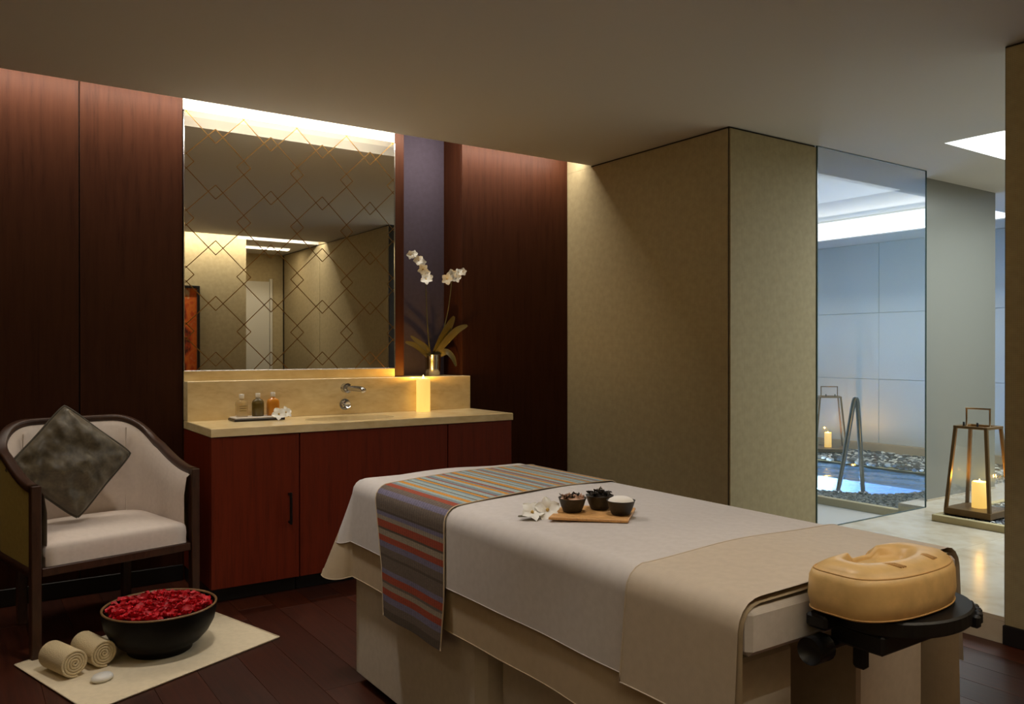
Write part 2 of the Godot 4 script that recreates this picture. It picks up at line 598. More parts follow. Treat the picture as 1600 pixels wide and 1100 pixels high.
# =====================================================================
# floors
# =====================================================================
func build_floors() -> void:
	var f := struct("floor")
	block("subfloor", M.joint_dark, f, -1.35, 3.82, -0.12, -0.012, -1.7, 4.9, 0.0)
	var meshes := {}
	var w := 0.1775
	var col := 0
	var u := 3.817 - w / 2
	while u > -1.3:
		var v := 4.86
		var first := rng.randf_range(0.35, 1.5)
		while v > -1.69:
			var l := minf(first, v + 1.7)
			if l < 0.12: break
			first = [1.15, 1.4, 1.65][rng.randi() % 3]
			var key := snappedf(l, 0.01)
			if not meshes.has(key):
				var st := mb(false)
				cbox(st, Vector3.ZERO, Vector3(w - 0.0012, 0.02, key - 0.0012), 0.0008)
				st.generate_normals()
				meshes[key] = st.commit()
			var o := inst("plank", meshes[key], M["floor_board_%d" % (rng.randi() % 5)], f)
			o.position = P(u, -0.01, v - l / 2)
			v -= l
		u -= w
		col += 1
	# raised marble floor of the vestibule, with its riser
	var g := struct("floor")
	block("slab", M.kerb_stone, g, 3.84, 8.45, -0.1, STEP - 0.021, -0.1, 3.27, 0.0)
	block("slab", M.kerb_stone, g, 6.0, 8.45, -0.1, STEP - 0.021, 3.27, 3.5, 0.0)
	var vv := -0.1
	var k := 0
	while vv < 3.28:
		var v1 := minf(vv + 0.86, 3.285)
		block("riser", M.marble_floor, g, 3.82, 3.84, -0.002, STEP - 0.0205, vv + 0.001, v1 - 0.001, 0.001)
		var uu := 3.82
		while uu < 8.4:
			var u1 := minf(uu + 0.92, 8.4)
			block("tile", M.marble_floor, g, uu + 0.0008, u1 - 0.0008, STEP - 0.02, STEP, vv + 0.0008, v1 - 0.0008, 0.0008)
			uu = u1
		vv = v1
		if v1 >= 3.285: break
	for a in [[6.0, 6.86], [6.86, 7.72], [7.72, 8.4]]:
		block("tile", M.marble_floor, g, a[0] + 0.0008, a[1] - 0.0008, STEP - 0.02, STEP, 3.286, 3.5, 0.0008)

# =====================================================================
# ceiling
# =====================================================================
func build_ceiling() -> void:
	var c := struct("ceiling")
	var t := CEIL + 0.06
	block("slab", M.plaster, c, -1.35, 3.9, CEIL, t, -0.03, 4.563, 0.0)
	block("slab", M.plaster, c, 3.9, 5.285, CEIL, t, -0.1, 3.85, 0.0)
	block("slab", M.plaster, c, 5.285, 9.7, CEIL, t, 2.775, 3.85, 0.0)
	block("slab", M.plaster, c, 5.285, 8.5, CEIL, t, -0.1, 0.9, 0.0)
	block("slab", M.plaster, c, 7.6, 8.5, CEIL, t, 0.9, 2.775, 0.0)
	block("slab", M.plaster, c, 2.8, 3.95, CEIL, t, -1.75, -0.3, 0.0)
	block("slab", M.plaster, c, 4.6, 5.2, CEIL, t, 3.85, 8.1, 0.0)
	block("slab", M.plaster, c, 8.85, 9.7, CEIL, t, 3.85, 8.1, 0.0)
	block("slab", M.plaster, c, 5.2, 8.85, CEIL, t, 7.5, 8.1, 0.0)
	# ceiling slot over the vanity wall, and the one over the opposite wall
	block("slot_fascia", M.plaster_white, c, -1.35, 3.815, CEIL + 0.001, 2.90, 4.545, 4.5625, 0.0)
	block("slot_top", M.plaster_white, c, -1.35, 3.95, 2.88, 2.94, 4.5, 5.2, 0.0)
	block("slot_fascia", M.plaster_white, c, -1.35, 3.815, CEIL + 0.001, 2.90, -0.0295, -0.012, 0.0)
	block("slot_top", M.plaster_white, c, -1.35, 3.95, 2.88, 2.94, -0.5, 0.0, 0.0)
	block("slot_back", M.plaster_white, c, 2.8, 3.95, CEIL, 2.9, -0.36, -0.3, 0.0)
	# vestibule coffer
	block("coffer_side", M.plaster_white, c, 5.265, 5.2848, CEIL + 0.001, 2.9, 0.88, 2.795, 0.0)
	block("coffer_side", M.plaster_white, c, 5.285, 7.62, CEIL + 0.001, 2.9, 2.7752, 2.795, 0.0)
	block("coffer_side", M.plaster_white, c, 5.285, 7.62, CEIL + 0.001, 2.9, 0.88, 0.8998, 0.0)
	block("coffer_side", M.plaster_white, c, 7.6002, 7.62, CEIL + 0.001, 2.9, 0.9, 2.775, 0.0)
	block("coffer_top", M.plaster_white, c, 5.26, 7.63, 2.88, 2.93, 0.87, 2.8, 0.0)
	# pool coffer
	block("coffer_side", M.plaster_white, c, 5.18, 5.1998, CEIL + 0.001, 2.9, 3.83, 7.52, 0.0)
	block("coffer_side", M.plaster_white, c, 8.8502, 8.87, CEIL + 0.001, 2.9, 3.83, 7.52, 0.0)
	block("coffer_side", M.plaster_white, c, 5.2, 8.85, CEIL + 0.001, 2.9, 3.83, 3.8498, 0.0)
	block("coffer_side", M.plaster_white, c, 5.2, 8.85, CEIL + 0.001, 2.9, 7.5002, 7.52, 0.0)
	block("coffer_top", M.plaster_white, c, 5.17, 8.88, 2.88, 2.94, 3.82, 7.53, 0.0)

# =====================================================================
# walls
# =====================================================================
func build_walls() -> void:
	# vanity wall: dark timber panels on a core, white strip in the slot, purple niche
	var w := struct("wall_vanity")
	block("core", M.joint_dark, w, -1.35, 2.42, 0.0, 2.88, 4.858, 5.2, 0.0)
	block("core", M.joint_dark, w, 2.90, 3.95, 0.0, 2.88, 4.858, 5.2, 0.0)
	block("core", M.joint_dark, w, 2.42, 2.90, 0.0, 2.88, 5.11, 5.2, 0.0)
	block("core", M.joint_dark, w, 2.42, 2.90, 0.0, 1.09, 4.858, 5.11, 0.0)
	var u := 1.054
	for k in 5:
		block("timber_panel", M.wall_wood, w, u - 0.516, u - 0.002, 0.0, 2.87, 4.838, 4.858, 0.002)
		u -= 0.52
	block("timber_post", M.wall_wood, w, 2.374, 2.438, 1.125, 2.87, 4.836, 4.858, 0.002)
	block("timber_panel", M.wall_wood, w, 2.884, 3.808, 0.0, 2.87, 4.837, 4.858, 0.002)
	block("niche_side", M.wall_wood, w, 2.884, 2.904, 1.121, 2.87, 4.859, 5.11, 0.001)
	block("niche_side", M.wall_wood, w, 2.418, 2.438, 1.121, 2.87, 4.859, 5.11, 0.001)
	block("purple_panel", M.purple_fabric, w, 2.438, 2.884, 1.121, 2.87, 5.088, 5.11, 0.002)
	block("niche_ledge", M.counter_stone, w, 2.438, 2.884, 1.09, 1.12, 4.838, 5.088, 0.001)
	block("timber_panel", M.wall_wood, w, 1.054, 2.884, 0.0, 0.86, 4.838, 4.858, 0.002)
	block("white_strip", M.plaster_white, w, 1.056, 2.372, CEIL + 0.02, 2.87, 4.838, 4.858, 0.0)
	block("stone_strip", M.counter_stone, w, 1.058, 2.372, 1.1222, 1.176, 4.838, 4.858, 0.001)
	var bb := struct("baseboard_vanity")
	block("board", M.skirting_black, bb, -1.35, 1.05, 0.001, 0.09, 4.822, 4.8375, 0.002)
	# fabric-covered block between the treatment room and the pool
	var p := struct("wall_partition")
	block("core", M.joint_dark, p, 3.822, 4.655, -0.1, CEIL, 3.292, 4.9, 0.0)
	block("fabric_panel", M.wall_fabric, p, 3.811, 3.822, 0.085, CEIL - 0.012, 3.296, 4.858, 0.002)
	block("fabric_panel", M.wall_fabric, p, 3.822, 4.656, STEP + 0.01, CEIL - 0.012, 3.281, 3.292, 0.002)
	block("slot_cheek", M.wall_fabric, p, 3.811, 3.822, CEIL - 0.012, 2.88, 4.563, 4.858, 0.0)
	block("core", M.joint_dark, p, 3.822, 3.95, CEIL, 2.9, 4.5, 4.9, 0.0)
	block("core", M.joint_dark, p, 4.60, 4.664, -0.2, 2.75, 3.3, 8.1, 0.0)
	var b2 := struct("baseboard_partition")
	block("board", M.skirting_black, b2, 3.800, 3.822, 0.001, 0.084, 3.30, 4.836, 0.002)
	# wall on the other side of the opening
	var r := struct("wall_opening")
	block("core", M.joint_dark, r, 3.823, 3.95, 0.0, CEIL, -1.7, 1.740, 0.002)
	block("fabric_panel", M.wall_fabric, r, 3.811, 3.823, 0.086, CEIL - 0.012, -0.24, 1.733, 0.002)
	block("fabric_panel", M.wall_fabric, r, 3.811, 3.823, 0.086, CEIL - 0.012, -1.6, -0.25, 0.002)
	block("slot_cheek", M.wall_fabric, r, 3.815, 3.95, CEIL, 2.9, -0.36, -0.02, 0.0)
	var b3 := struct("baseboard_opening")
	block("board", M.skirting_black, b3, 3.803, 3.823, 0.001, 0.085, -1.6, 1.738, 0.002)
	# walls behind the camera's side of the room
	var rear := struct("wall_rear")
	block("core", M.wall_plaster, rear, -1.35, 2.9, 0.0, 2.9, -0.45, -0.3, 0.0)
	var left := struct("wall_left")
	block("core", M.wall_plaster, left, -1.35, -1.2, 0.0, 2.9, -0.45, 5.0, 0.0)
	var cor := struct("wall_corridor")
	block("core", M.wall_plaster, cor, 2.75, 2.9, 0.0, CEIL, -1.75, -0.45, 0.0)
	block("core", M.wall_plaster, cor, 2.75, 3.95, 0.0, CEIL, -1.85, -1.7, 0.0)
	var d := struct("door_1")
	block("leaf", M.door_pale, d, 2.96, 3.62, 0.01, 2.25, -1.7, -1.66, 0.004)
	block("frame", M.door_pale, d, 3.625, 3.66, 0.0, 2.29, -1.7, -1.65, 0.003)
	# vestibule shell
	var ve := struct("wall_vestibule")
	block("core", M.cream_panel, ve, 3.95, 8.45, -0.1, 2.7, -0.2, -0.1, 0.0)
	block("core", M.cream_panel, ve, 8.4, 8.5, -0.1, 2.7, -0.2, 3.41, 0.0)
	block("core", M.cream_panel, ve, 8.4, 9.7, -0.2, 2.7, 3.41, 3.5, 0.0)
	# glossy cream wall set back behind the glass, its end cut on the slant
	var c := struct("wall_cream")
	var st := mb(false)
	prism(st, [Vector2(6.236, 3.41), Vector2(7.325, 3.41), Vector2(7.325, 3.47), Vector2(6.35, 3.47)], -0.05, CEIL)
	obj("panel", st, M.cream_panel, c)
	var st2 := mb(false)
	prism(st2, [Vector2(6.24, 3.402), Vector2(7.325, 3.402), Vector2(7.325, 3.4098), Vector2(6.24, 3.4098)], STEP + 0.001, STEP + 0.012)
	obj("skirting", st2, M.marble_floor, c)
	# frameless glass screen
	var g := struct("window_1")
	block("pane", M.partition_glass, g, 4.666, 5.989, STEP + 0.004, CEIL - 0.002, 3.279, 3.283, 0.0)
	block("edge", M.glass_edge, g, 5.989, 5.993, STEP + 0.002, CEIL, 3.275, 3.287, 0.001)
	block("edge", M.glass_edge, g, 4.657, 4.666, STEP + 0.002, CEIL, 3.275, 3.287, 0.001)
	block("channel", M.glass_edge, g, 4.666, 5.989, STEP, STEP + 0.004, 3.275, 3.287, 0.0)
	block("channel", M.glass_edge, g, 4.666, 5.989, CEIL - 0.004, CEIL, 3.275, 3.287, 0.0)

# =====================================================================
# pool room
# =====================================================================
func pebble_mesh(seed_: int) -> ArrayMesh:
	var r := RandomNumberGenerator.new()
	r.seed = seed_
	var st := mb()
	var rows := []
	for i in 5:
		var th := PI * i / 4.0
		var row := []
		for j in 7:
			var a := TAU * j / 7
			var k := 1.0 if i in [0, 4] else r.randf_range(0.85, 1.12)
			row.append(Vector3(sin(th) * cos(a) * k, cos(th) * 0.6, sin(th) * sin(a) * 0.8 * k) * 0.5)
		rows.append(row)
	grid(st, rows, true)
	st.generate_normals()
	return st.commit()

# the pool is a rectangle with one rounded corner
func in_pool(u: float, v: float) -> bool:
	if u < 6.59 or u > 8.47 or v < 4.01: return false
	return not (u < 7.2 and v < 4.64 and Vector2(u - 7.2, v - 4.64).length() > 0.60)

func pebbles(called: String, label: String, u0: float, u1: float, v0: float, v1: float, y: float, size: float, n: int, cols: Array) -> void:
	var mm := MultiMesh.new()
	mm.transform_format = MultiMesh.TRANSFORM_3D
	mm.use_colors = true
	mm.mesh = pebble_mesh(n)
	mm.instance_count = n
	var r := RandomNumberGenerator.new()
	r.seed = n + 3
	for i in n:
		var u := r.randf_range(u0, u1)
		var v := r.randf_range(v0, v1)
		while in_pool(u, v) or (size < 0.031 and u > 8.4 and v > 4.0):
			u = r.randf_range(u0, u1)
			v = r.randf_range(v0, v1)
		var s := size * r.randf_range(0.7, 1.3)
		var b := Basis(Vector3.UP, r.randf() * TAU).rotated(Vector3.RIGHT, r.randf_range(-0.4, 0.4)).scaled(Vector3(s, s, s))
		mm.set_instance_transform(i, Transform3D(b, P(u, y + r.randf_range(0.0, 0.35) * size, v)))
		var c: Color = cols[r.randi() % cols.size()]
		var k := r.randf_range(0.8, 1.2)
		mm.set_instance_color(i, Color(c.r * k, c.g * k, c.b * k).srgb_to_linear())
	var o := MultiMeshInstance3D.new()
	o.multimesh = mm
	o.material_override = M.pebble
	o.name = numbered(called)
	add_child(o)
	tag(o, label, "pebbles")
	o.set_meta("kind", "stuff")

func build_pool() -> void:
	var d := struct("floor")
	block("deck", M.pool_deck, d, 4.6, 6.0, -0.2, 0.0, 3.3, 8.1, 0.0)
	block("bed_base", M.kerb_stone, d, 6.06, 9.6, -0.2, -0.01, 3.45, 4.02, 0.0)
	block("bed_base", M.kerb_stone, d, 6.06, 6.60, -0.2, -0.01, 4.02, 8.1, 0.0)
	block("bed_base", M.kerb_stone, d, 8.46, 9.6, -0.2, -0.01, 4.02, 8.1, 0.0)
	var f := struct("wall_pool")
	block("core", M.pool_panel, f, 9.52, 9.65, -0.3, 2.75, 3.4, 8.1, 0.0)
	block("core", M.pool_panel, f, 4.6, 9.65, -0.3, 2.75, 8.05, 8.15, 0.0)
	for i in 4:
		for j in 3:
			var y0: float = [0.13, 0.93, 1.76][j]
			var y1: float = [0.93, 1.76, CEIL][j]
			block("wall_panel", M.pool_panel, f, 9.50 + 0.003 * ((i + j) % 2), 9.52, y0 + 0.002, y1 - 0.002, 3.5 + 1.15 * i + 0.002, 3.5 + 1.15 * (i + 1) - 0.002, 0.002)
	block("skirting", M.pool_skirting, f, 9.47, 9.52, -0.01, 0.13, 3.5, 8.05, 0.003)
	# kerb of the pool bed
	var k := thing("stone_kerb", "low beige stone kerb along the gravel in front of the pool", "kerb")
	for i in 5:
		block("kerb_block", M.kerb_stone, k, 6.0, 6.06, 0.0, 0.062, 3.45 + 0.92 * i, 3.45 + 0.92 * (i + 1) - 0.002, 0.003)
	# basin and water
	var b := thing("pool", "small sunken pool of glowing blue water behind the glass", "pool")
	block("basin_floor", M.pool_tile, b, 6.6, 8.46, -0.95, -0.9, 4.02, 7.9, 0.0)
	block("basin_side", M.pool_tile, b, 6.58, 6.6, -0.95, -0.012, 4.0, 7.9, 0.0)
	block("basin_side", M.pool_tile, b, 8.46, 8.48, -0.95, -0.012, 4.0, 7.9, 0.0)
	block("basin_side", M.pool_tile, b, 6.6, 8.46, -0.95, -0.012, 4.0, 4.02, 0.0)
	block("basin_side", M.pool_tile, b, 6.6, 8.46, -0.95, -0.012, 7.9, 7.92, 0.0)
	block("bench", M.pool_tile, b, 7.95, 8.46, -0.9, -0.42, 4.02, 7.9, 0.01)
	var corner := [Vector2(6.595, 4.015)]
	for i in 13:
		var ca := PI + PI / 2 * i / 12.0
		corner.append(Vector2(7.2 + 0.605 * cos(ca), 4.64 + 0.625 * sin(ca)))
	corner.reverse()
	var cs := mb(false)
	prism(cs, corner, -0.95, -0.011)
	obj("basin_corner", cs, M.pool_tile, b)
	var st := mb()
	var rows := []
	for i in 61:
		var row := []
		for j in 81:
			var u := 6.6 + 1.86 * i / 60.0
			var v := 4.02 + 3.88 * j / 80.0
			row.append(P(u, -0.035 + 0.0035 * sin(u * 17.0 + v * 5.0) + 0.003 * sin(v * 21.0 - u * 8.0) + 0.002 * sin(u * 41.0 + v * 33.0), v))
		rows.append(row)
	grid(st, rows)
	obj("water", st, M.pool_water, b)
	for a in [[7.35, 4.04, 0.0], [8.2, 6.0, 1.0], [6.62, 5.2, 2.0]]:
		var l := thing("underwater_light", ["round white underwater light in the pool end wall", "round white underwater light beside the pool bench", "round white underwater light below the handrail"][int(a[2])], "light", P(a[0], -0.30, a[1]))
		var s2 := mb()
		lathe(s2, [[0.0, 0.09], [0.05, 0.075], [0.075, 0.05], [0.09, 0.0], [0.075, -0.05], [0.05, -0.075], [0.0, -0.09]], Vector3.ZERO, 20)
		obj("lens", s2, glow("underwater_glow", Color(0.8, 0.92, 1.0), 5.0), l)
		var o := OmniLight3D.new()
		o.name = "lamp_light"
		l.add_child(o, true)
		o.position = Vector3(0, 0.0, 0)
		o.light_size = 0.08
		o.light_color = Color(0.80, 0.92, 1.0)
		o.light_energy = 2.2
		o.omni_range = 9.0
		o.shadow_enabled = true
	# handrail
	var h := thing("pool_handrail", "polished steel arched handrail standing at the pool edge", "handrail")
	var s3 := mb()
	var q0 := P(6.606, -0.02, 4.432)
	var q1 := P(6.738, -0.02, 4.262)
	var at := func(t: float, y: float) -> Vector3: return q0.lerp(q1, t) + Vector3(0, y, 0)
	tube(s3, curve([at.call(0.0, 0.0), at.call(0.2, 0.25), at.call(0.44, 0.58), at.call(0.60, 0.80), at.call(0.67, 0.87), at.call(0.745, 0.87), at.call(0.80, 0.79), at.call(0.88, 0.5), at.call(0.95, 0.2), at.call(1.0, 0.0)], 6), 0.021, 12)
	obj("rail", s3, M.steel_rail, h)
	for q in [q0, q1]:
		var s4 := mb()
		lathe(s4, [[0.0, 0.03], [0.03, 0.03], [0.042, 0.022], [0.045, 0.0]], q + Vector3(0, 0.015, 0), 20)
		obj("flange", s4, M.steel_rail, h)
	var grey := [rgb8(150, 156, 156), rgb8(120, 128, 132), rgb8(168, 170, 164), rgb8(96, 104, 112), rgb8(140, 140, 132)]
	var mixed := [rgb8(36, 34, 40), rgb8(54, 50, 56), rgb8(190, 192, 186), rgb8(214, 214, 206), rgb8(104, 110, 116), rgb8(28, 26, 32), rgb8(78, 88, 98)]
	pebbles("gravel", "fine grey gravel between the stone kerb and the pool water", 6.06, 9.0, 3.47, 6.2, -0.006, 0.03, 11000, grey)
	pebbles("pebble_bed", "mixed black and white pebbles on the bed under the far lantern", 8.48, 9.46, 4.03, 7.4, 0.0, 0.07, 2600, mixed)
	# planter with pebbles that carries the near lantern
	var pk := thing("stone_planter", "low beige stone planter edge on the marble floor beside the dark wall", "planter")
	block("edge", M.kerb_stone, pk, 5.555, 5.60, STEP, STEP + 0.047, 0.4, 3.0, 0.003)
	block("edge", M.kerb_stone, pk, 5.60, 7.2, STEP, STEP + 0.047, 2.955, 3.0, 0.003)
	block("bed_base", M.kerb_stone, pk, 5.60, 7.2, STEP, STEP + 0.02, 0.4, 2.955, 0.0)
	pebbles("pebble_bed", "small black and white pebbles in the planter under the near lantern", 5.61, 6.6, 1.9, 2.945, STEP + 0.024, 0.032, 5200, mixed)

# =====================================================================
# vanity
# =====================================================================
func build_vanity() -> void:
	var units := [[1.058, 1.516, "red mahogany cabinet unit with black bar handle beside the armchair"], [1.520, 2.430, "wide red mahogany cabinet unit below the wash basin"], [2.434, 2.896, "red mahogany cabinet unit at the fabric wall end of the vanity"]]
	for i in 3:
		var a: Array = units[i]
		var c := thing("vanity_cabinet", a[2], "cabinet", Vector3.ZERO, 0.0, "vanity cabinet units")
		block("body", M.cabinet_wood, c, a[0], a[1], 0.08, 0.855 if i != 1 else 0.70, 4.266, 4.836, 0.002)
		block("plinth", M.skirting_black, c, a[0], a[1], 0.0, 0.08, 4.31, 4.80, 0.001)
		var d := block("door", M.cabinet_wood, c, a[0] + 0.001, a[1] - 0.001, 0.082, 0.853, 4.245, 4.265, 0.002)
		var hu: float = a[1] - 0.055
		var st := mb(false)
		for y in [0.378, 0.526]:
			cbox(st, P(hu, y + 0.006, 4.232), Vector3(0.012, 0.012, 0.028), 0.001)
		cbox(st, P(hu, 0.458, 4.216), Vector3(0.013, 0.17, 0.012), 0.003)
		obj("handle", st, M.black_metal, d)
	# stone worktop with an oval opening
	var t := thing("stone_worktop", "beige travertine vanity worktop with splashback and undermounted basin", "worktop")
	var u0 := 1.056
	var u1 := 2.898
	var v0 := 4.233
	var v1 := 4.832
	var y0 := 0.857
	var y1 := 0.90
	var cu := 1.90
	var cv := 4.46
	var ra := 0.27
	var rb := 0.16
	var inner := []
	var outer := []
	var angs := []
	for i in 48: angs.append(TAU * i / 48.0)
	for q in [Vector2(u0, v0), Vector2(u1, v0), Vector2(u1, v1), Vector2(u0, v1)]:
		angs.append(fposmod(atan2(q.y - cv, q.x - cu), TAU))
	angs.sort()
	for a in angs:
		var dx := cos(a)
		var dy := sin(a)
		inner.append(Vector2(cu + ra * dx, cv + rb * dy))
		var k := 1e9
		if dx > 1e-6: k = minf(k, (u1 - cu) / dx)
		if dx < -1e-6: k = minf(k, (u0 - cu) / dx)
		if dy > 1e-6: k = minf(k, (v1 - cv) / dy)
		if dy < -1e-6: k = minf(k, (v0 - cv) / dy)
		outer.append(Vector2(cu + k * dx, cv + k * dy))
	var st2 := mb(false)
	var b := 0.003
	for i in angs.size():
		var j := (i + 1) % angs.size()
		var mid := P(cu, (y0 + y1) / 2, cv)
		var sh := func(q: Vector2) -> Vector2: return Vector2(clampf(q.x, u0 + b, u1 - b), clampf(q.y, v0 + b, v1 - b))
		var oi: Vector2 = sh.call(outer[i])
		var oj: Vector2 = sh.call(outer[j])
		quad(st2, P(inner[i].x, y1, inner[i].y), P(oi.x, y1, oi.y), P(oj.x, y1, oj.y), P(inner[j].x, y1, inner[j].y))
		quad(st2, P(inner[j].x, y0, inner[j].y), P(outer[j].x, y0, outer[j].y), P(outer[i].x, y0, outer[i].y), P(inner[i].x, y0, inner[i].y))
		face(st2, P(oi.x, y1, oi.y), P(oj.x, y1, oj.y), P(outer[j].x, y1 - b, outer[j].y), P(outer[i].x, y1 - b, outer[i].y), mid)
		face(st2, P(outer[i].x, y0, outer[i].y), P(outer[j].x, y0, outer[j].y), P(outer[j].x, y1 - b, outer[j].y), P(outer[i].x, y1 - b, outer[i].y), mid)
		quad(st2, P(inner[i].x, y0, inner[i].y), P(inner[i].x, y1, inner[i].y), P(inner[j].x, y1, inner[j].y), P(inner[j].x, y0, inner[j].y))
	obj("slab", st2, M.counter_stone, t)
	var st3 := mb()
	lathe(st3, [[1.02, -0.001], [0.98, -0.03], [0.86, -0.09], [0.6, -0.125], [0.2, -0.135], [0.0, -0.136]], P(cu, y0, cv), 40, ra, rb)
	obj("basin", st3, M.plaster_white, t)
	block("splashback", M.counter_stone, t, 1.056, 2.892, 0.9002, 1.122, 4.74, 4.8375, 0.002)
	# wall-mounted tap
	var f := thing("wall_tap", "chrome wall mounted tap with short spout on the splashback", "tap")
	var s := mb()
	tube(s, [P(1.985, 1.063, 4.74), P(1.985, 1.063, 4.695)], 0.030, 20)
	obj("collar", s, M.chrome, f)
	var s5 := mb()
	tube(s5, curve([P(1.985, 1.063, 4.70), P(2.0, 1.063, 4.62), P(2.015, 1.060, 4.555), P(2.02, 1.048, 4.54)], 5), 0.017, 16)
	obj("spout", s5, M.chrome, f)
	var k2 := thing("tap_handle", "round chrome tap handle on the splashback below the spout", "tap")
	var s6 := mb()
	tube(s6, [P(1.98, 0.962, 4.74), P(1.98, 0.962, 4.728)], 0.034, 24)
	obj("rosette", s6, M.chrome, k2)
	var s7 := mb()
	tube(s7, [P(1.98, 0.962, 4.73), P(1.98, 0.962, 4.685)], 0.022, 20, 0.019)
	obj("knob", s7, M.chrome, k2)

func build_mirror() -> void:
	var m := thing("wall_mirror", "large wall mirror with gold interlaced diamond lines above the vanity", "mirror")
	block("glass", M.mirror_silver, m, 1.062, 2.370, 1.180, CEIL + 0.018, 4.837, 4.857, 0.0)
	var st0 := mb(false)
	cbox(st0, P(1.060, 1.915, 4.838), Vector3(0.006, 1.47, 0.012), 0.002)
	cbox(st0, P(2.3715, 1.915, 4.838), Vector3(0.006, 1.47, 0.012), 0.002)
	cbox(st0, P(1.715, 1.178, 4.838), Vector3(1.316, 0.006, 0.012), 0.002)
	obj("edge_trim", st0, M.chrome, m)
	# woven lattice of 45-degree lines: small diamonds at every node
	var st := mb(false)
	var a := 0.1605
	var b := 0.1605
	var r := 0.041
	var u_a := 1.233
	var y_a := 2.529
	var v := 4.8362
	var clip := Rect2(1.066, 1.184, 1.300, CEIL + 0.018 - 1.184)
	for i in range(-1, 5):
		for j in range(-2, 6):
			var A := Vector2(u_a + i * 2 * a, y_a - j * 2 * b)
			for sx in [-1.0, 1.0]:
				for sy in [-1.0, 1.0]:
					# from the far apex of this node to the far corner of its diagonal neighbour
					var p := A + Vector2(0, -sy * r)
					var q := A + Vector2(sx * (a + r), sy * b)
					var seg := clip_line(p, q, clip)
					if seg.size() == 2:
						strip(st, seg[0], seg[1], v, 0.0023)
	obj("line_pattern", st, M.bronze_line, m)

func clip_line(p: Vector2, q: Vector2, r: Rect2) -> Array:
	var t0 := 0.0
	var t1 := 1.0
	var d := q - p
	for e in [[-d.x, p.x - r.position.x], [d.x, r.end.x - p.x], [-d.y, p.y - r.position.y], [d.y, r.end.y - p.y]]:
		if absf(e[0]) < 1e-9:
			if e[1] < 0: return []
		else:
			var t: float = e[1] / e[0]
			if e[0] < 0: t0 = maxf(t0, t)
			else: t1 = minf(t1, t)
	return [p + d * t0, p + d * t1] if t1 - t0 > 0.01 else []

func strip(st: SurfaceTool, p: Vector2, q: Vector2, v: float, hw: float) -> void:
	var n := (q - p).normalized().orthogonal() * hw
	var c := P((p.x + q.x) / 2, (p.y + q.y) / 2, v + 0.001)
	var k := [p + n, q + n, q - n, p - n]
	face(st, P(k[0].x, k[0].y, v), P(k[1].x, k[1].y, v), P(k[2].x, k[2].y, v), P(k[3].x, k[3].y, v), c)
	for i in 4:
		var j := (i + 1) % 4
		face(st, P(k[i].x, k[i].y, v), P(k[j].x, k[j].y, v), P(k[j].x, k[j].y, v + 0.001), P(k[i].x, k[i].y, v + 0.001), c)

# =====================================================================
# massage table and its linens
# =====================================================================
const BU0 := 1.275
const BU1 := 2.085
const BV0 := 1.05
const BV1 := 2.985
const BY := 0.79

func cushion_edge(a: float, grow: float) -> Vector2:
	# D-shaped outline of the face cushion in u, v: flat towards the table, round towards the crown
	var c := cos(a)
	var d := sin(a)
	var e := 6.0 if d > 0 else 2.3
	var hu := 0.176 + grow
	var hv := (0.100 if d > 0 else 0.082) + grow
	var k := pow(pow(absf(c / hu), e) + pow(absf(d / hv), e), -1.0 / e)
	return Vector2(1.610 + k * c, 0.950 + k * d)

func cushion_hole(a: float, grow: float) -> Vector2:
	return Vector2(1.600 + (0.092 + grow) * cos(a), 0.976 + (0.040 + grow) * sin(a))

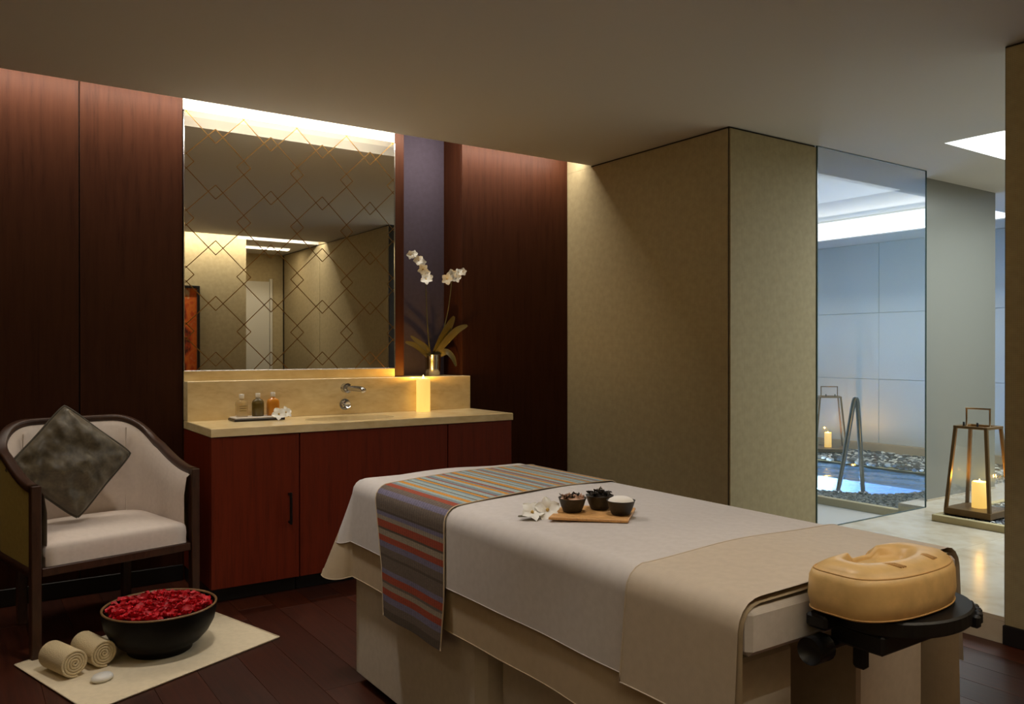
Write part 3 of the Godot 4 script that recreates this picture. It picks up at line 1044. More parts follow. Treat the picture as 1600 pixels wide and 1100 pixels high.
func build_massage_table() -> void:
	var t := thing("massage_table", "massage table with cream skirted base and tan leather face cradle", "massage table")
	block("tabletop", M.white_linen, t, BU0 + 0.01, BU1 - 0.01, 0.69, BY - 0.004, BV0 + 0.005, BV1 - 0.01, 0.012)
	# skirted base: an outer panel towards the foot, a recessed one towards the head
	block("skirt_panel", M.table_skirt, t, 1.290, 2.07, 0.012, 0.69, 2.06, 3.0, 0.03)
	block("skirt_panel", M.table_skirt, t, 1.365, 1.99, 0.012, 0.66, 1.62, 2.06, 0.012)
	block("base_cabinet", M.table_skirt, t, 1.315, 1.535, 0.012, 0.645, 1.14, 1.62, 0.008)
	block("base_post", M.cream_satin, t, 1.77, 2.05, 0.012, 0.688, 1.13, 1.62, 0.008)
	# face cushion: padded ring with a sunken face opening
	var n := 96
	var rows := []
	# the pad is lower between the two arms, on the table side
	var dip := func(a: float, y: float) -> float: return 0.016 * smoothstep(0.80, 0.95, sin(a)) * clampf((y - 0.78) / 0.07, 0.0, 1.0)
	for q in [[-0.03, 0.768], [-0.008, 0.769], [-0.001, 0.777], [0.003, 0.80], [0.001, 0.838], [-0.004, 0.852], [-0.009, 0.8535], [-0.013, 0.860], [-0.024, 0.8675]]:
		var row := []
		for i in n:
			var p := cushion_edge(TAU * i / n, q[0])
			row.append(P(p.x, q[1] - dip.call(TAU * i / n, q[1]), p.y))
		rows.append(row)
	for q in [[0.35, 0.8715], [0.65, 0.872], [0.9, 0.866], [1.0, 0.855]]:
		var row := []
		for i in n:
			var p := cushion_edge(TAU * i / n, -0.024).lerp(cushion_hole(TAU * i / n, 0.0), q[0])
			row.append(P(p.x, q[1] - dip.call(TAU * i / n, q[1]), p.y))
		rows.append(row)
	for q in [[-0.005, 0.849], [-0.015, 0.8455], [-0.0395, 0.844]]:
		var row := []
		for i in n:
			var p := cushion_hole(TAU * i / n, q[0])
			row.append(P(p.x, q[1], p.y))
		rows.append(row)
	var st := mb()
	grid(st, rows, true)
	var cushion := obj("face_cushion", st, M.tan_leather, t)
	for e in [[-0.0065, 0.8535], [-0.0005, 0.774]]:
		var path := []
		for i in n + 1:
			var p := cushion_edge(TAU * i / n, e[0])
			path.append(P(p.x, e[1] - dip.call(TAU * i / n, e[1]), p.y))
		var s2 := mb()
		tube(s2, path, 0.0018, 6)
		obj("seam", s2, M.leather_seam, cushion)
	# stitched darts across the pad where the arms meet the crown
	for s in [-1.0, 1.0]:
		var s3 := mb()
		for k in 3:
			var a: float = -PI / 2 + s * (0.72 + 0.07 * k)
			var p0 := cushion_edge(a, -0.022)
			var p1 := cushion_hole(a, 0.006)
			tube(s3, [P(p0.x, 0.8685, p0.y), P(lerpf(p0.x, p1.x, 0.4), 0.8722, lerpf(p0.y, p1.y, 0.4)), P(lerpf(p0.x, p1.x, 0.8), 0.8695, lerpf(p0.y, p1.y, 0.8))], 0.0014, 5)
		obj("stitching", s3, M.leather_seam, cushion)
	# black cradle platform, arm and clamp
	var pl := []
	for i in 25:
		var a := PI * i / 24.0
		pl.append(Vector2(1.655 - 0.165 * cos(a), 0.945 - 0.112 * sin(a)))
	pl.append(Vector2(1.82, 1.02))
	pl.append(Vector2(1.49, 1.02))
	var s4 := mb(false)
	prism(s4, pl, 0.734, 0.7665, 0.004)
	var plat := obj("cradle_platform", s4, M.black_plastic, t)
	var s5 := mb(false)
	for i in 5:
		var a := PI * (0.62 + 0.06 * i)
		cbox(s5, P(1.66 - 0.166 * cos(a), 0.744, 0.945 - 0.114 * sin(a)), Vector3(0.016, 0.026, 0.02), 0.004)
	obj("rim_pad", s5, M.black_plastic, plat)
	var s6 := mb(false)
	cbox(s6, P(1.60, 0.715, 0.965), Vector3(0.20, 0.042, 0.12), 0.006)
	cbox(s6, P(1.47, 0.745, 1.02), Vector3(0.05, 0.03, 0.05), 0.006)
	obj("cradle_bracket", s6, M.black_plastic, t)
	var s7 := mb()
	for u in [1.52, 1.70]:
		tube(s7, [P(u, 0.74, 0.98), P(u - 0.01, 0.69, 1.02), P(u - 0.01, 0.69, 1.12)], 0.012, 10)
	tube(s7, [P(1.46, 0.69, 1.02), P(1.72, 0.69, 1.02)], 0.013, 10)
	obj("support_rod", s7, M.black_metal, t)
	var s8 := mb()
	tube(s8, [P(1.425, 0.688, 1.02), P(1.475, 0.688, 1.02)], 0.028, 18)
	obj("clamp_knob", s8, M.black_plastic, t)
	var s9 := mb(false)
	cbox(s9, P(1.55, 0.668, 0.985), Vector3(0.022, 0.06, 0.03), 0.006)
	obj("cam_lever", s9, M.black_plastic, t)

# a cloth draped over the table: parameters are its overhangs and lift
func drape(v0: float, v1: float, on: float, of: float, oh: float, oft: float, off: float, slant: float, flare: float, wob: float, nv: int, du0 := 0.0) -> Array:
	var r := 0.045
	var iu0 := BU0 + r
	var iu1 := BU1 - r
	var iv0 := v0 + (r if oh > 0 else 0.0)
	var iv1 := v1 - (r if oft > 0 else 0.0)
	var a0 := iu0 - r * PI / 2 - on
	var a1 := iu1 + r * PI / 2 + of
	var b0 := iv0 - (r * PI / 2 + oh if oh > 0 else 0.0)
	var b1 := iv1 + (r * PI / 2 + oft if oft > 0 else 0.0)
	var na := 84
	var rows := []
	for i in nv + 1:
		var row := []
		var b := lerpf(b0, b1, float(i) / nv)
		for j in na + 1:
			var a := lerpf(a0, a1, float(j) / na) + du0
			var ex := minf(a - iu0, 0.0) + maxf(a - iu1, 0.0)
			var ez := minf(b - iv0, 0.0) + maxf(b - iv1, 0.0)
			var base := Vector2(clampf(a, iu0, iu1), clampf(b, iv0, iv1))
			var rho := Vector2(ex, ez).length()
			if rho < 1e-6:
				var dome := 0.010 * sin(PI * (a - iu0) / (iu1 - iu0))
				row.append(P(base.x, BY + off + dome + 0.002 * sin(a * 13.0 + b * 4.0), base.y))
				continue
			var dir := Vector2(ex, ez) / rho
			var corner := 2.0 * absf(dir.x * dir.y)
			var out := 0.0
			var drop := 0.0
			var rr := r + off
			if corner > 0.0: # the corner of the cloth is cut round
				rho = maxf(absf(ex), absf(ez)) * (1.0 + 0.10 * corner)
			if rho < r * PI / 2:
				var th := rho / r
				out = rr * sin(th)
				drop = rr * (1.0 - cos(th))
			else:
				var e := rho - r * PI / 2
				var s := slant + flare * corner
				var wave := wob * e * (sin(b * 9.0 + a * 1.3) + 0.6 * sin(b * 17.0 + 1.0)) * (1.0 - corner) + wob * 2.0 * e * corner * cos(6.0 * atan2(dir.y, dir.x))
				out = rr + s * e + wave
				drop = rr + e * sqrt(maxf(1.0 - s * s, 0.2))
			row.append(P(base.x + dir.x * out, BY + off - drop, base.y + dir.y * out))
		rows.append(row)
	return rows

func hem_path(rows: Array) -> Array:
	var out := []
	for i in rows.size(): out.append(rows[i][0])
	for j in rows[0].size(): out.append(rows[-1][j])
	return out

func cloth(called: String, label: String, cat: String, mat_: Material, rows: Array, hem: float) -> Node3D:
	var t := thing(called, label, cat)
	var st := mb()
	grid(st, rows)
	obj("cloth", st, mat_, t)
	if hem > 0:
		var s := mb()
		var path := hem_path(rows)
		path.reverse()
		tube(s, path, hem, 6)
		obj("hem", s, mat_, t)
	return t

func build_linens() -> void:
	# lower blanket, coverlet, cream sheet at the head end, striped runner
	var low := drape(1.06, BV1, 0.32, 0.40, 0.0, 0.30, 0.003, 0.03, 0.36, 0.012, 84)
	cloth("blanket", "beige blanket hanging lowest along the massage table side", "blanket", M.beige_blanket, low, 0.002)
	var cov := drape(1.34, BV1, 0.185, 0.19, 0.0, 0.185, 0.009, 0.06, 0.30, 0.014, 80)
	cloth("coverlet", "white coverlet spread over the massage table under the tray", "coverlet", M.white_linen, cov, 0.0014)
	var head := drape(BV0 + 0.012, 1.385, 0.20, 0.24, 0.0, 0.0, 0.016, 0.08, 0.42, 0.02, 36)
	cloth("top_sheet", "cream satin sheet folded over the head end beside the face cradle", "sheet", M.cream_satin, head, 0.0018)
	# runner across the foot of the table
	var t := thing("bed_runner", "woven striped runner in rust, gold and pale blue across the table", "runner")
	var rows := []
	var r := 0.045
	var off := 0.0145
	var iu0 := BU0 + r
	var iu1 := BU1 - r
	var near := 0.375
	var far := 0.30
	var length := near + far + PI * r + iu1 - iu0
	var n := 120
	for i in n + 1:
		var s := length * i / n
		var a := iu0 - r * PI / 2 - near + s
		var ex := minf(a - iu0, 0.0) + maxf(a - iu1, 0.0)
		var row := []
		var across := clampf((a - iu0) / (iu1 - iu0), -0.4, 1.2)
		var va := 2.235 + 0.10 * across
		var vb := 2.745 + 0.10 * across
		if a < iu0 - r: # the hanging end draws in a little
			vb -= 0.10 * clampf((iu0 - r - a) / 0.4, 0.0, 1.0)
		for j in 17:
			var k := j / 16.0
			var v := lerpf(va, vb, k)
			var rho := absf(ex)
			var base := clampf(a, iu0, iu1)
			var out := 0.0
			var drop := 0.0
			if rho < r * PI / 2:
				out = (r + off) * sin(rho / r)
				drop = (r + off) * (1.0 - cos(rho / r))
			else:
				var e := rho - r * PI / 2
				out = r + off + 0.075 * e + 0.010 * e * sin(k * 9.0 + 0.5)
				drop = r + off + e
			var dome := 0.010 * sin(PI * clampf((a - iu0) / (iu1 - iu0), 0.0, 1.0))
			row.append(P(base + signf(ex) * out, BY + off + dome - drop, v))
		rows.append(row)
	var st := mb()
	# texture runs along the length: 170 cm of stripes
	grid(st, rows, false, Vector2(1, length / 1.7))
	obj("cloth", st, M.striped_weave, t)
	for j in [0, 16]:
		var path := []
		for row in rows: path.append(row[j])
		var s2 := mb()
		tube(s2, path, 0.0022, 5)
		obj("hem", s2, M.beige_blanket, t)

# =====================================================================
# armchair and pillow
# =====================================================================
func tub_point(t: float, inset: float) -> Vector2:
	# plan of the tub shell in chair space: t from -1 (front of one arm) round the back to 1; x sideways, y back
	var hw := 0.362 - inset
	var straight := 0.38
	var arc_b := 0.25 - inset
	var s := absf(t)
	var x := 0.0
	var y := 0.0
	if s > 0.62:
		var k := (1.0 - s) / 0.38
		x = hw
		y = straight * k
	else:
		var a := s / 0.62 * PI / 2
		x = hw * pow(sin(a), 0.62)
		y = straight + arc_b * pow(cos(a), 0.62)
	return Vector2(x * signf(t) if t != 0 else 0.0, y)

func build_armchair() -> void:
	var c := thing("armchair", "cream upholstered tub armchair with dark wooden frame beside the vanity", "armchair", P(0.603, 0.0, 4.0125), 0.2167)
	var top := func(t: float) -> float:
		var k := clampf(1.0 - absf(t), 0.0, 1.0)
		return 0.715 + 0.232 * smoothstep(0.0, 0.85, k)
	var N := 60
	var ring := func(inset: float, y_of: Callable) -> Array:
		var row := []
		for i in N + 1:
			var t := lerpf(-1.0, 1.0, float(i) / N)
			var q := tub_point(t, inset)
			row.append(Vector3(q.x, y_of.call(t), -q.y))
		return row
	var seat_y := func(_t: float) -> float: return 0.36
	# inner padding, slightly swollen
	var st := mb()
	grid(st, [ring.call(0.052, seat_y), ring.call(0.066, func(t): return lerpf(0.36, top.call(t), 0.35)), ring.call(0.066, func(t): return lerpf(0.36, top.call(t), 0.7)), ring.call(0.054, func(t): return lerpf(0.36, top.call(t), 0.93)), ring.call(0.028, func(t): return top.call(t) - 0.004)])
	obj("inner_padding", st, M.chair_fabric, c)
	# a seam on each side of the back
	for t in [-0.30, 0.30]:
		var path := []
		for k in 9:
			var f := lerpf(0.2, 0.95, k / 8.0)
			var q := tub_point(t, 0.064)
			path.append(Vector3(q.x, lerpf(0.36, top.call(t), f), -q.y))
		var ss := mb()
		tube(ss, path, 0.0025, 5)
		obj("seam", ss, M.chair_fabric, c)
	var so := mb()
	grid(so, [ring.call(0.008, func(t): return top.call(t) - 0.004), ring.call(0.006, func(t): return lerpf(0.36, top.call(t), 0.5)), ring.call(0.010, seat_y)])
	obj("outer_shell", so, M.chair_outer_fabric, c)
	# wooden rim along the top of the shell
	var rows := []
	for i in N + 1:
		var t := lerpf(-1.0, 1.0, float(i) / N)
		var a := tub_point(t, 0.036)
		var b := tub_point(t, -0.003)
		var y: float = top.call(t)
		rows.append([Vector3(a.x, y - 0.012, -a.y), Vector3(a.x, y + 0.014, -a.y), Vector3(lerpf(a.x, b.x, 0.15), y + 0.018, -lerpf(a.y, b.y, 0.15)), Vector3(lerpf(a.x, b.x, 0.85), y + 0.018, -lerpf(a.y, b.y, 0.85)), Vector3(b.x, y + 0.014, -b.y), Vector3(b.x, y - 0.012, -b.y)])
	var sr := mb()
	grid(sr, rows, true)
	obj("top_rail", sr, M.chair_wood, c)
	# front posts that carry on as legs, and rear legs
	for s in [-1.0, 1.0]:
		var sl := mb(false)
		cbox(sl, Vector3(s * 0.343, 0.365, 0.004), Vector3(0.038, 0.73, 0.042), 0.003)
		obj("leg", sl, M.chair_wood, c)
		var sb := mb(false)
		cbox(sb, Vector3(s * 0.24, 0.18, -0.545), Vector3(0.04, 0.36, 0.04), 0.003)
		obj("leg", sb, M.chair_wood, c)
	var sf := mb(false)
	cbox(sf, Vector3(0, 0.362, 0.002), Vector3(0.642, 0.036, 0.034), 0.003)
	obj("front_rail", sf, M.chair_wood, c)
	# side and back rail follow the shell
	var rr := []
	for i in N + 1:
		var t := lerpf(-1.0, 1.0, float(i) / N)
		var a := tub_point(t, 0.045)
		var b := tub_point(t, 0.002)
		rr.append([Vector3(a.x, 0.344, -a.y), Vector3(a.x, 0.380, -a.y), Vector3(b.x, 0.380, -b.y), Vector3(b.x, 0.344, -b.y)])
	var s2 := mb()
	grid(s2, rr, true)
	obj("side_rail", s2, M.chair_wood, c)
	# seat cushion: outline of the tub, straight at the front, crowned
	var outline := []
	for i in 41:
		outline.append(tub_point(lerpf(-1.0, 1.0, i / 40.0), 0.060))
	var n := outline.size()
	var cen := Vector2(0, 0.26)
	var layers := [[1.0, 0.381], [1.0, 0.395], [1.005, 0.43], [1.0, 0.455], [0.985, 0.468], [0.95, 0.476], [0.8, 0.484], [0.5, 0.490], [0.2, 0.492], [0.0, 0.492]]
	var cr := []
	for l in layers:
		var row := []
		for p in outline:
			var q: Vector2 = cen + (p - cen) * l[0]
			if l[0] >= 0.9 and p.y < 0.01: q.y = -0.006 + (1.0 - l[0]) * 0.3
			row.append(Vector3(q.x, l[1], -q.y))
		# close across the front with a few points
		for k in range(1, 12):
			var p2: Vector2 = outline[n - 1].lerp(outline[0], k / 12.0)
			var q2: Vector2 = cen + (p2 - cen) * l[0]
			if l[0] >= 0.9: q2.y = -0.006 + (1.0 - l[0]) * 0.3
			row.append(Vector3(q2.x, l[1], -q2.y))
		cr.append(row)
	var sc := mb()
	grid(sc, cr, true)
	obj("seat_cushion", sc, M.chair_fabric, c)
	var sd := mb(false)
	cbox(sd, Vector3(0, 0.365, -0.27), Vector3(0.58, 0.02, 0.50), 0.002)
	obj("seat_base", sd, M.joint_dark, c)

func build_pillow() -> void:
	var o := thing("throw_pillow", "grey velvet cushion standing on its corner in the armchair", "cushion", P(0.440, 0.777, 4.31), 0.12)
	var holder := Basis(Vector3.RIGHT, -0.20) * Basis(Vector3.BACK, PI / 4 + 0.06)
	var n := 34
	var h := 0.198
	var nz := FastNoiseLite.new()
	nz.seed = 12
	nz.frequency = 7.0
	var rim := []
	for side in [1.0, -1.0]:
		var rows := []
		for i in n + 1:
			var row := []
			for j in n + 1:
				var p := lerpf(-1, 1, float(i) / n)
				var q := lerpf(-1, 1, float(j) / n)
				var pinch := 1.0 - 0.055 * (1.0 - p * p) * q * q * q * q
				var pinch2 := 1.0 - 0.055 * (1.0 - q * q) * p * p * p * p
				var th := 0.095 * pow(maxf((1.0 - p * p) * (1.0 - q * q), 0.0), 0.34)
				var fold := 0.030 * nz.get_noise_3d(p * 0.22, q * 0.22, side) * minf(th / 0.04, 1.0)
				for cx in [-1.0, 1.0]:
					for cy in [-1.0, 1.0]:
						var away := Vector2(p - cx, q - cy)
						fold += 0.020 * sin(atan2(away.y * cy, away.x * cx) * 10.0 + cx * 2.0 + cy) * exp(-away.length() * 1.5) * away.length() * minf(th / 0.03, 1.0)
				var crease := 0.012 * sin((p * 5.0 - q * 2.0) * 3.0) * (p * p * q * q) * minf(th / 0.02, 1.0)
				var soft := 1.0 - 0.07 * pow(p * q, 4.0)
				row.append(holder * Vector3(p * h * pinch2 * soft, q * h * pinch * soft, side * (th + fold + crease)))
			rows.append(row)
		if side < 0:
			for row in rows: row.reverse()
		var st := mb()
		grid(st, rows)
		obj("cover", st, M.grey_velvet, o)
	for e in 4:
		for i in n:
			var k := lerpf(-1, 1, float(i) / n)
			var p: float = [k, 1.0, -k, -1.0][e]
			var q: float = [-1.0, k, 1.0, -k][e]
			var s1 := 1.0 - 0.055 * (1.0 - q * q) * p * p * p * p
			var s2 := 1.0 - 0.055 * (1.0 - p * p) * q * q * q * q
			var soft := 1.004 - 0.07 * pow(p * q, 4.0)
			rim.append(holder * Vector3(p * h * s1 * soft, q * h * s2 * soft, 0))
	rim.append(rim[0])
	var sp := mb()
	tube(sp, rim, 0.006, 7)
	obj("piping", sp, M.velvet_piping, o)

# =====================================================================
# foot bath: mat, bowl, petals, towels, soap
# =====================================================================
func build_foot_bath() -> void:
	var m := thing("bath_mat", "cream woven cotton mat on the timber floor under the petal bowl", "mat")
	var st := mb(false)
	var corners := [Vector2(0.194, 3.903), Vector2(0.387, 3.243), Vector2(1.197, 3.611), Vector2(1.004, 4.271)]
	prism(st, corners, 0.0005, 0.007, 0.0025)
	obj("cloth", st, M.bath_mat, m)
	var path := []
	for q in corners + [corners[0]]: path.append(P(q.x, 0.007, q.y))
	for i in 4:
		var s := mb()
		tube(s, [path[i], path[i + 1]], 0.003, 6)
		obj("hem", s, M.bath_mat, m)
	var at := P(0.722, 0.0075, 3.75)
	var b := thing("foot_bath_bowl", "large dark lacquered bowl on the cream mat holding red petals", "bowl", at)
	var sb := mb()
	lathe(sb, [[0.0, 0.004], [0.115, 0.004], [0.125, 0.0], [0.13, 0.004], [0.132, 0.02], [0.165, 0.042], [0.198, 0.078], [0.220, 0.120], [0.230, 0.165], [0.231, 0.192]], Vector3.ZERO, 64)
	lathe(sb, [[0.223, 0.192], [0.220, 0.165], [0.208, 0.12], [0.18, 0.075], [0.12, 0.04], [0.0, 0.034]], Vector3.ZERO, 64)
	obj("shell", sb, M.bowl_lacquer, b)
	var sr := mb()
	lathe(sr, [[0.231, 0.190], [0.232, 0.194], [0.228, 0.197], [0.223, 0.195], [0.222, 0.190]], Vector3.ZERO, 64)
	obj("rim", sr, M.bowl_rim, b)
	var sw := mb()
	lathe(sw, [[0.2195, 0.164], [0.0, 0.164]], Vector3.ZERO, 48)
	obj("water", sw, M.bowl_lacquer, b)
	# rose petals: nobody could count them
	var pm := mb()
	var rows := []
	for i in 5:
		var row := []
		for j in 5:
			var x := lerpf(-1, 1, i / 4.0)
			var z := lerpf(-1, 1, j / 4.0)
			var w := 1.0 - 0.35 * z * z if z > 0 else 1.0 - 0.6 * z * z
			row.append(Vector3(x * w * 0.5, 0.22 * (x * x + 0.6 * z * z) - 0.1, z * 0.5 * (1.0 - 0.25 * x * x)))
		rows.append(row)
	grid(pm, rows)
	pm.generate_normals()
	var mm := MultiMesh.new()
	mm.transform_format = MultiMesh.TRANSFORM_3D
	mm.use_colors = true
	mm.mesh = pm.commit()
	mm.instance_count = 420
	var r := RandomNumberGenerator.new()
	r.seed = 31
	for i in 420:
		var rad := 0.200 * sqrt(r.randf())
		var a := r.randf() * TAU
		var s := r.randf_range(0.034, 0.052)
		var bs := Basis(Vector3.UP, r.randf() * TAU).rotated(Vector3(cos(a * 3), 0, sin(a * 3)), r.randf_range(-0.5, 0.5)).scaled(Vector3(s, s, s))
		mm.set_instance_transform(i, Transform3D(bs, at + Vector3(rad * cos(a), 0.179 + r.randf() * 0.014, rad * sin(a))))
		var c := rgb8(214, 14, 36).lerp(rgb8(156, 6, 20), r.randf())
		mm.set_instance_color(i, c.srgb_to_linear())
	var o := MultiMeshInstance3D.new()
	o.multimesh = mm
	o.material_override = M.rose_petal
	o.name = "rose_petals"
	add_child(o)
	tag(o, "loose red rose petals floating in the dark bowl", "petals")
	o.set_meta("kind", "stuff")
	rolled_towel(P(0.350, 0.0075, 3.70), P(0.378, 0, 3.60) - P(0.278, 0, 3.871), "rolled cream hand towel at the mat corner beside the chair leg")
	rolled_towel(P(0.466, 0.0075, 3.752), P(0.494, 0, 3.655) - P(0.406, 0, 3.934), "rolled cream hand towel between the other towel and the dark bowl")
	var so := thing("soap_bar", "white oval soap on the mat in front of the rolled towels", "soap", P(0.466, 0.007, 3.525), 0.5)
	var s4 := mb()
	lathe(s4, [[0.0, 0.0], [0.034, 0.001], [0.043, 0.009], [0.043, 0.016], [0.034, 0.024], [0.0, 0.028]], Vector3.ZERO, 28, 1.0, 0.8)
	obj("bar", s4, M.soap_white, so)

func rolled_towel(at: Vector3, axis: Vector3, label: String) -> void:
	axis = axis.normalized()
	var o := thing("rolled_towel", label, "towel", at, atan2(axis.x, axis.z), "rolled towels on the mat")
	var turns := 4.78
	var R := 0.057
	var r0 := 0.006
	var L := 0.19
	var n := int(turns * 22)
	var pitch := (R - r0) / turns
	var rows := []
	for i in n + 1:
		var f := float(i) / n
		var a := f * turns * TAU
		var r_out := r0 + pitch * a / TAU
		var r_in := maxf(r_out - pitch * 0.93, 0.001)
		var d := Vector3(cos(a), sin(a), 0)
		var c := Vector3(0, R, 0)
		var e := 0.004
		rows.append([c + d * (r_in + e * 0.4) + Vector3(0, 0, L / 2), c + d * (r_out - e * 0.3) + Vector3(0, 0, L / 2), c + d * r_out + Vector3(0, 0, L / 2 - e), c + d * r_out + Vector3(0, 0, -L / 2 + e), c + d * (r_out - e * 0.3) + Vector3(0, 0, -L / 2), c + d * (r_in + e * 0.4) + Vector3(0, 0, -L / 2), c + d * r_in + Vector3(0, 0, -L / 2 + e), c + d * r_in + Vector3(0, 0, L / 2 - e)])
	var st := mb()
	grid(st, rows, true)
	obj("roll", st, M.terry_cream, o)

# =====================================================================
# tray on the table
# =====================================================================
func blossom(st: SurfaceTool, c: Vector3, facing: Vector3, size: float, spin: float) -> void:
	var z := facing.normalized()
	var x := z.cross(Vector3.UP)
	if x.length() < 0.1: x = Vector3.RIGHT
	x = x.normalized()
	var y := z.cross(x)
	for k in 5:
		var a := spin + TAU * k / 5.0
		var wide := 0.62 if k % 2 == 0 else 0.5
		var d := x * cos(a) + y * sin(a)
		var n := z.cross(d)
		var rows := []
		for i in 5:
			var t := i / 4.0
			var w: float = size * wide * [0.18, 0.75, 1.0, 0.8, 0.15][i]
			var lift := 0.22 * size * sin(t * 2.4) + 0.012 * size * k
			var row := []
			for s in [-1.0, -0.5, 0.0, 0.5, 1.0]:
				row.append(c + d * (size * t) + n * w * s * 0.75 + z * (lift + 0.10 * size * absf(s) * t))
			rows.append(row)
		grid(st, rows)

func heart(st: SurfaceTool, c: Vector3, facing: Vector3, size: float) -> void:
	var z := facing.normalized()
	lathe(st, [[0.0, -0.5 * size], [0.4 * size, -0.2 * size], [0.5 * size, 0.1 * size], [0.2 * size, 0.5 * size], [0.0, 0.55 * size]], c + z * size * 0.4, 8)

func loose_flower(at: Vector3, facing: Vector3, size: float, spin: float, label: String, group: String) -> void:
	var o := thing("orchid_flower", label, "flower", at, 0.0, group)
	var st := mb()
	blossom(st, Vector3.ZERO, facing, size, spin)
	obj("petals", st, M.white_petal, o)
	var s2 := mb()
	heart(s2, Vector3.ZERO, facing, size * 0.28)
	obj("flower_heart", s2, M.petal_heart, o)

func build_bed_tray() -> void:
	var y := BY + 0.009 + 0.0120
	# bamboo board
	var q := [Vector2(1.402, 1.868), Vector2(1.560, 1.705), Vector2(1.706, 1.832), Vector2(1.555, 1.995)]
	var t := thing("bamboo_tray", "flat bamboo serving board on the white coverlet under three dark bowls", "tray")
	for k in 5:
		var a: Vector2 = q[0].lerp(q[3], k / 5.0 + 0.004)
		var b: Vector2 = q[1].lerp(q[2], k / 5.0 + 0.004)
		var c: Vector2 = q[1].lerp(q[2], (k + 1) / 5.0 - 0.004)
		var d: Vector2 = q[0].lerp(q[3], (k + 1) / 5.0 - 0.004)
		var st := mb(false)
		prism(st, [a, b, c, d], y, y + 0.008, 0.0015)
		obj("slat", st, M.bamboo, t)
	var yb := y + 0.0085
	var spots := [[1.507, 1.890, "dark bowl of pink dried flowers on the bamboo board"], [1.600, 1.875, "dark bowl heaped with dark dried leaves on the bamboo board"], [1.598, 1.778, "dark bowl of white bath salt on the bamboo board"]]
	for i in 3:
		var at := P(spots[i][0], yb, spots[i][1])
		var b := thing("coconut_bowl", spots[i][2], "bowl", at, 0.0, "dark bowls on the bamboo board")
		var st := mb()
		lathe(st, [[0.0, 0.001], [0.024, 0.0], [0.027, 0.002], [0.034, 0.018], [0.041, 0.040], [0.0425, 0.042], [0.039, 0.041], [0.032, 0.02], [0.0, 0.012]], Vector3.ZERO, 32)
		obj("shell", st, M.coconut_shell, b)
		var r := RandomNumberGenerator.new()
		r.seed = 90 + i
		if i == 2:
			var s2 := mb()
			lathe(s2, [[0.0385, 0.038], [0.034, 0.045], [0.022, 0.051], [0.0, 0.054]], Vector3.ZERO, 28)
			obj("bath_salt", s2, M.sea_salt, b)
		else:
			var s3 := mb()
			lathe(s3, [[0.038, 0.036], [0.03, 0.042], [0.0, 0.045]], Vector3.ZERO, 24)
			obj("filling", s3, M.dark_leaf if i == 1 else M.potpourri, b)
			var s4 := mb()
			var s5 := mb()
			for k in 46:
				var rad := 0.036 * sqrt(r.randf())
				var a := r.randf() * TAU
				var c := Vector3(rad * cos(a), 0.045 + (0.018 if i == 1 else 0.008) * r.randf() * (1.0 - rad / 0.05), rad * sin(a))
				var s := r.randf_range(0.006, 0.012) * (1.2 if i == 1 else 1.0)
				var dx := Vector3(r.randf_range(-1, 1), r.randf_range(-0.5, 0.7), r.randf_range(-1, 1)).normalized() * s
				var dy := Vector3(r.randf_range(-1, 1), r.randf_range(-0.6, 0.6), r.randf_range(-1, 1)).normalized() * s * 0.6
				var up := dx.cross(dy).normalized() * s * 0.25
				var which := s5 if i == 0 and k % 3 == 0 else s4
				quad(which, c - dx, c + dy + up, c + dx, c - dy + up)
				quad(which, c - dx, c - dy + up, c + dx, c + dy - up)
			var leaves := obj("dried_leaves" if i == 1 else "dried_flowers", s4, M.dark_leaf if i == 1 else M.potpourri, b)
			leaves.set_meta("kind", "stuff")
			if i == 0:
				var dk := obj("dried_leaves", s5, M.dark_leaf, b)
				dk.set_meta("kind", "stuff")
	# white orchid flowers beside the board, on a leaf
	var lf := thing("green_leaf", "flat green leaf on the coverlet under the white orchid flowers", "leaf")
	var sl := mb()
	var rows := []
	for i in 9:
		var f := i / 8.0
		var c := P(1.350, 0, 1.945).lerp(P(1.455, 0, 1.915), f)
		var n := Vector3(0.3, 0, 1).normalized() * 0.022 * sin(PI * clampf(f, 0.03, 0.97))
		rows.append([c - n + Vector3(0, y + 0.001, 0), c + Vector3(0, y + 0.006, 0), c + n + Vector3(0, y + 0.001, 0)])
	grid(sl, rows)
	obj("blade", sl, M.orchid_leaf, lf)
	loose_flower(P(1.392, y + 0.010, 1.935), Vector3(-0.2, 0.8, 0.6), 0.036, 0.4, "white orchid flower on the coverlet over the green leaf", "loose orchid flowers on the coverlet")
	loose_flower(P(1.438, y + 0.014, 1.922), Vector3(-0.3, 0.6, 0.7), 0.040, 1.0, "white orchid flower leaning against the bamboo board", "loose orchid flowers on the coverlet")

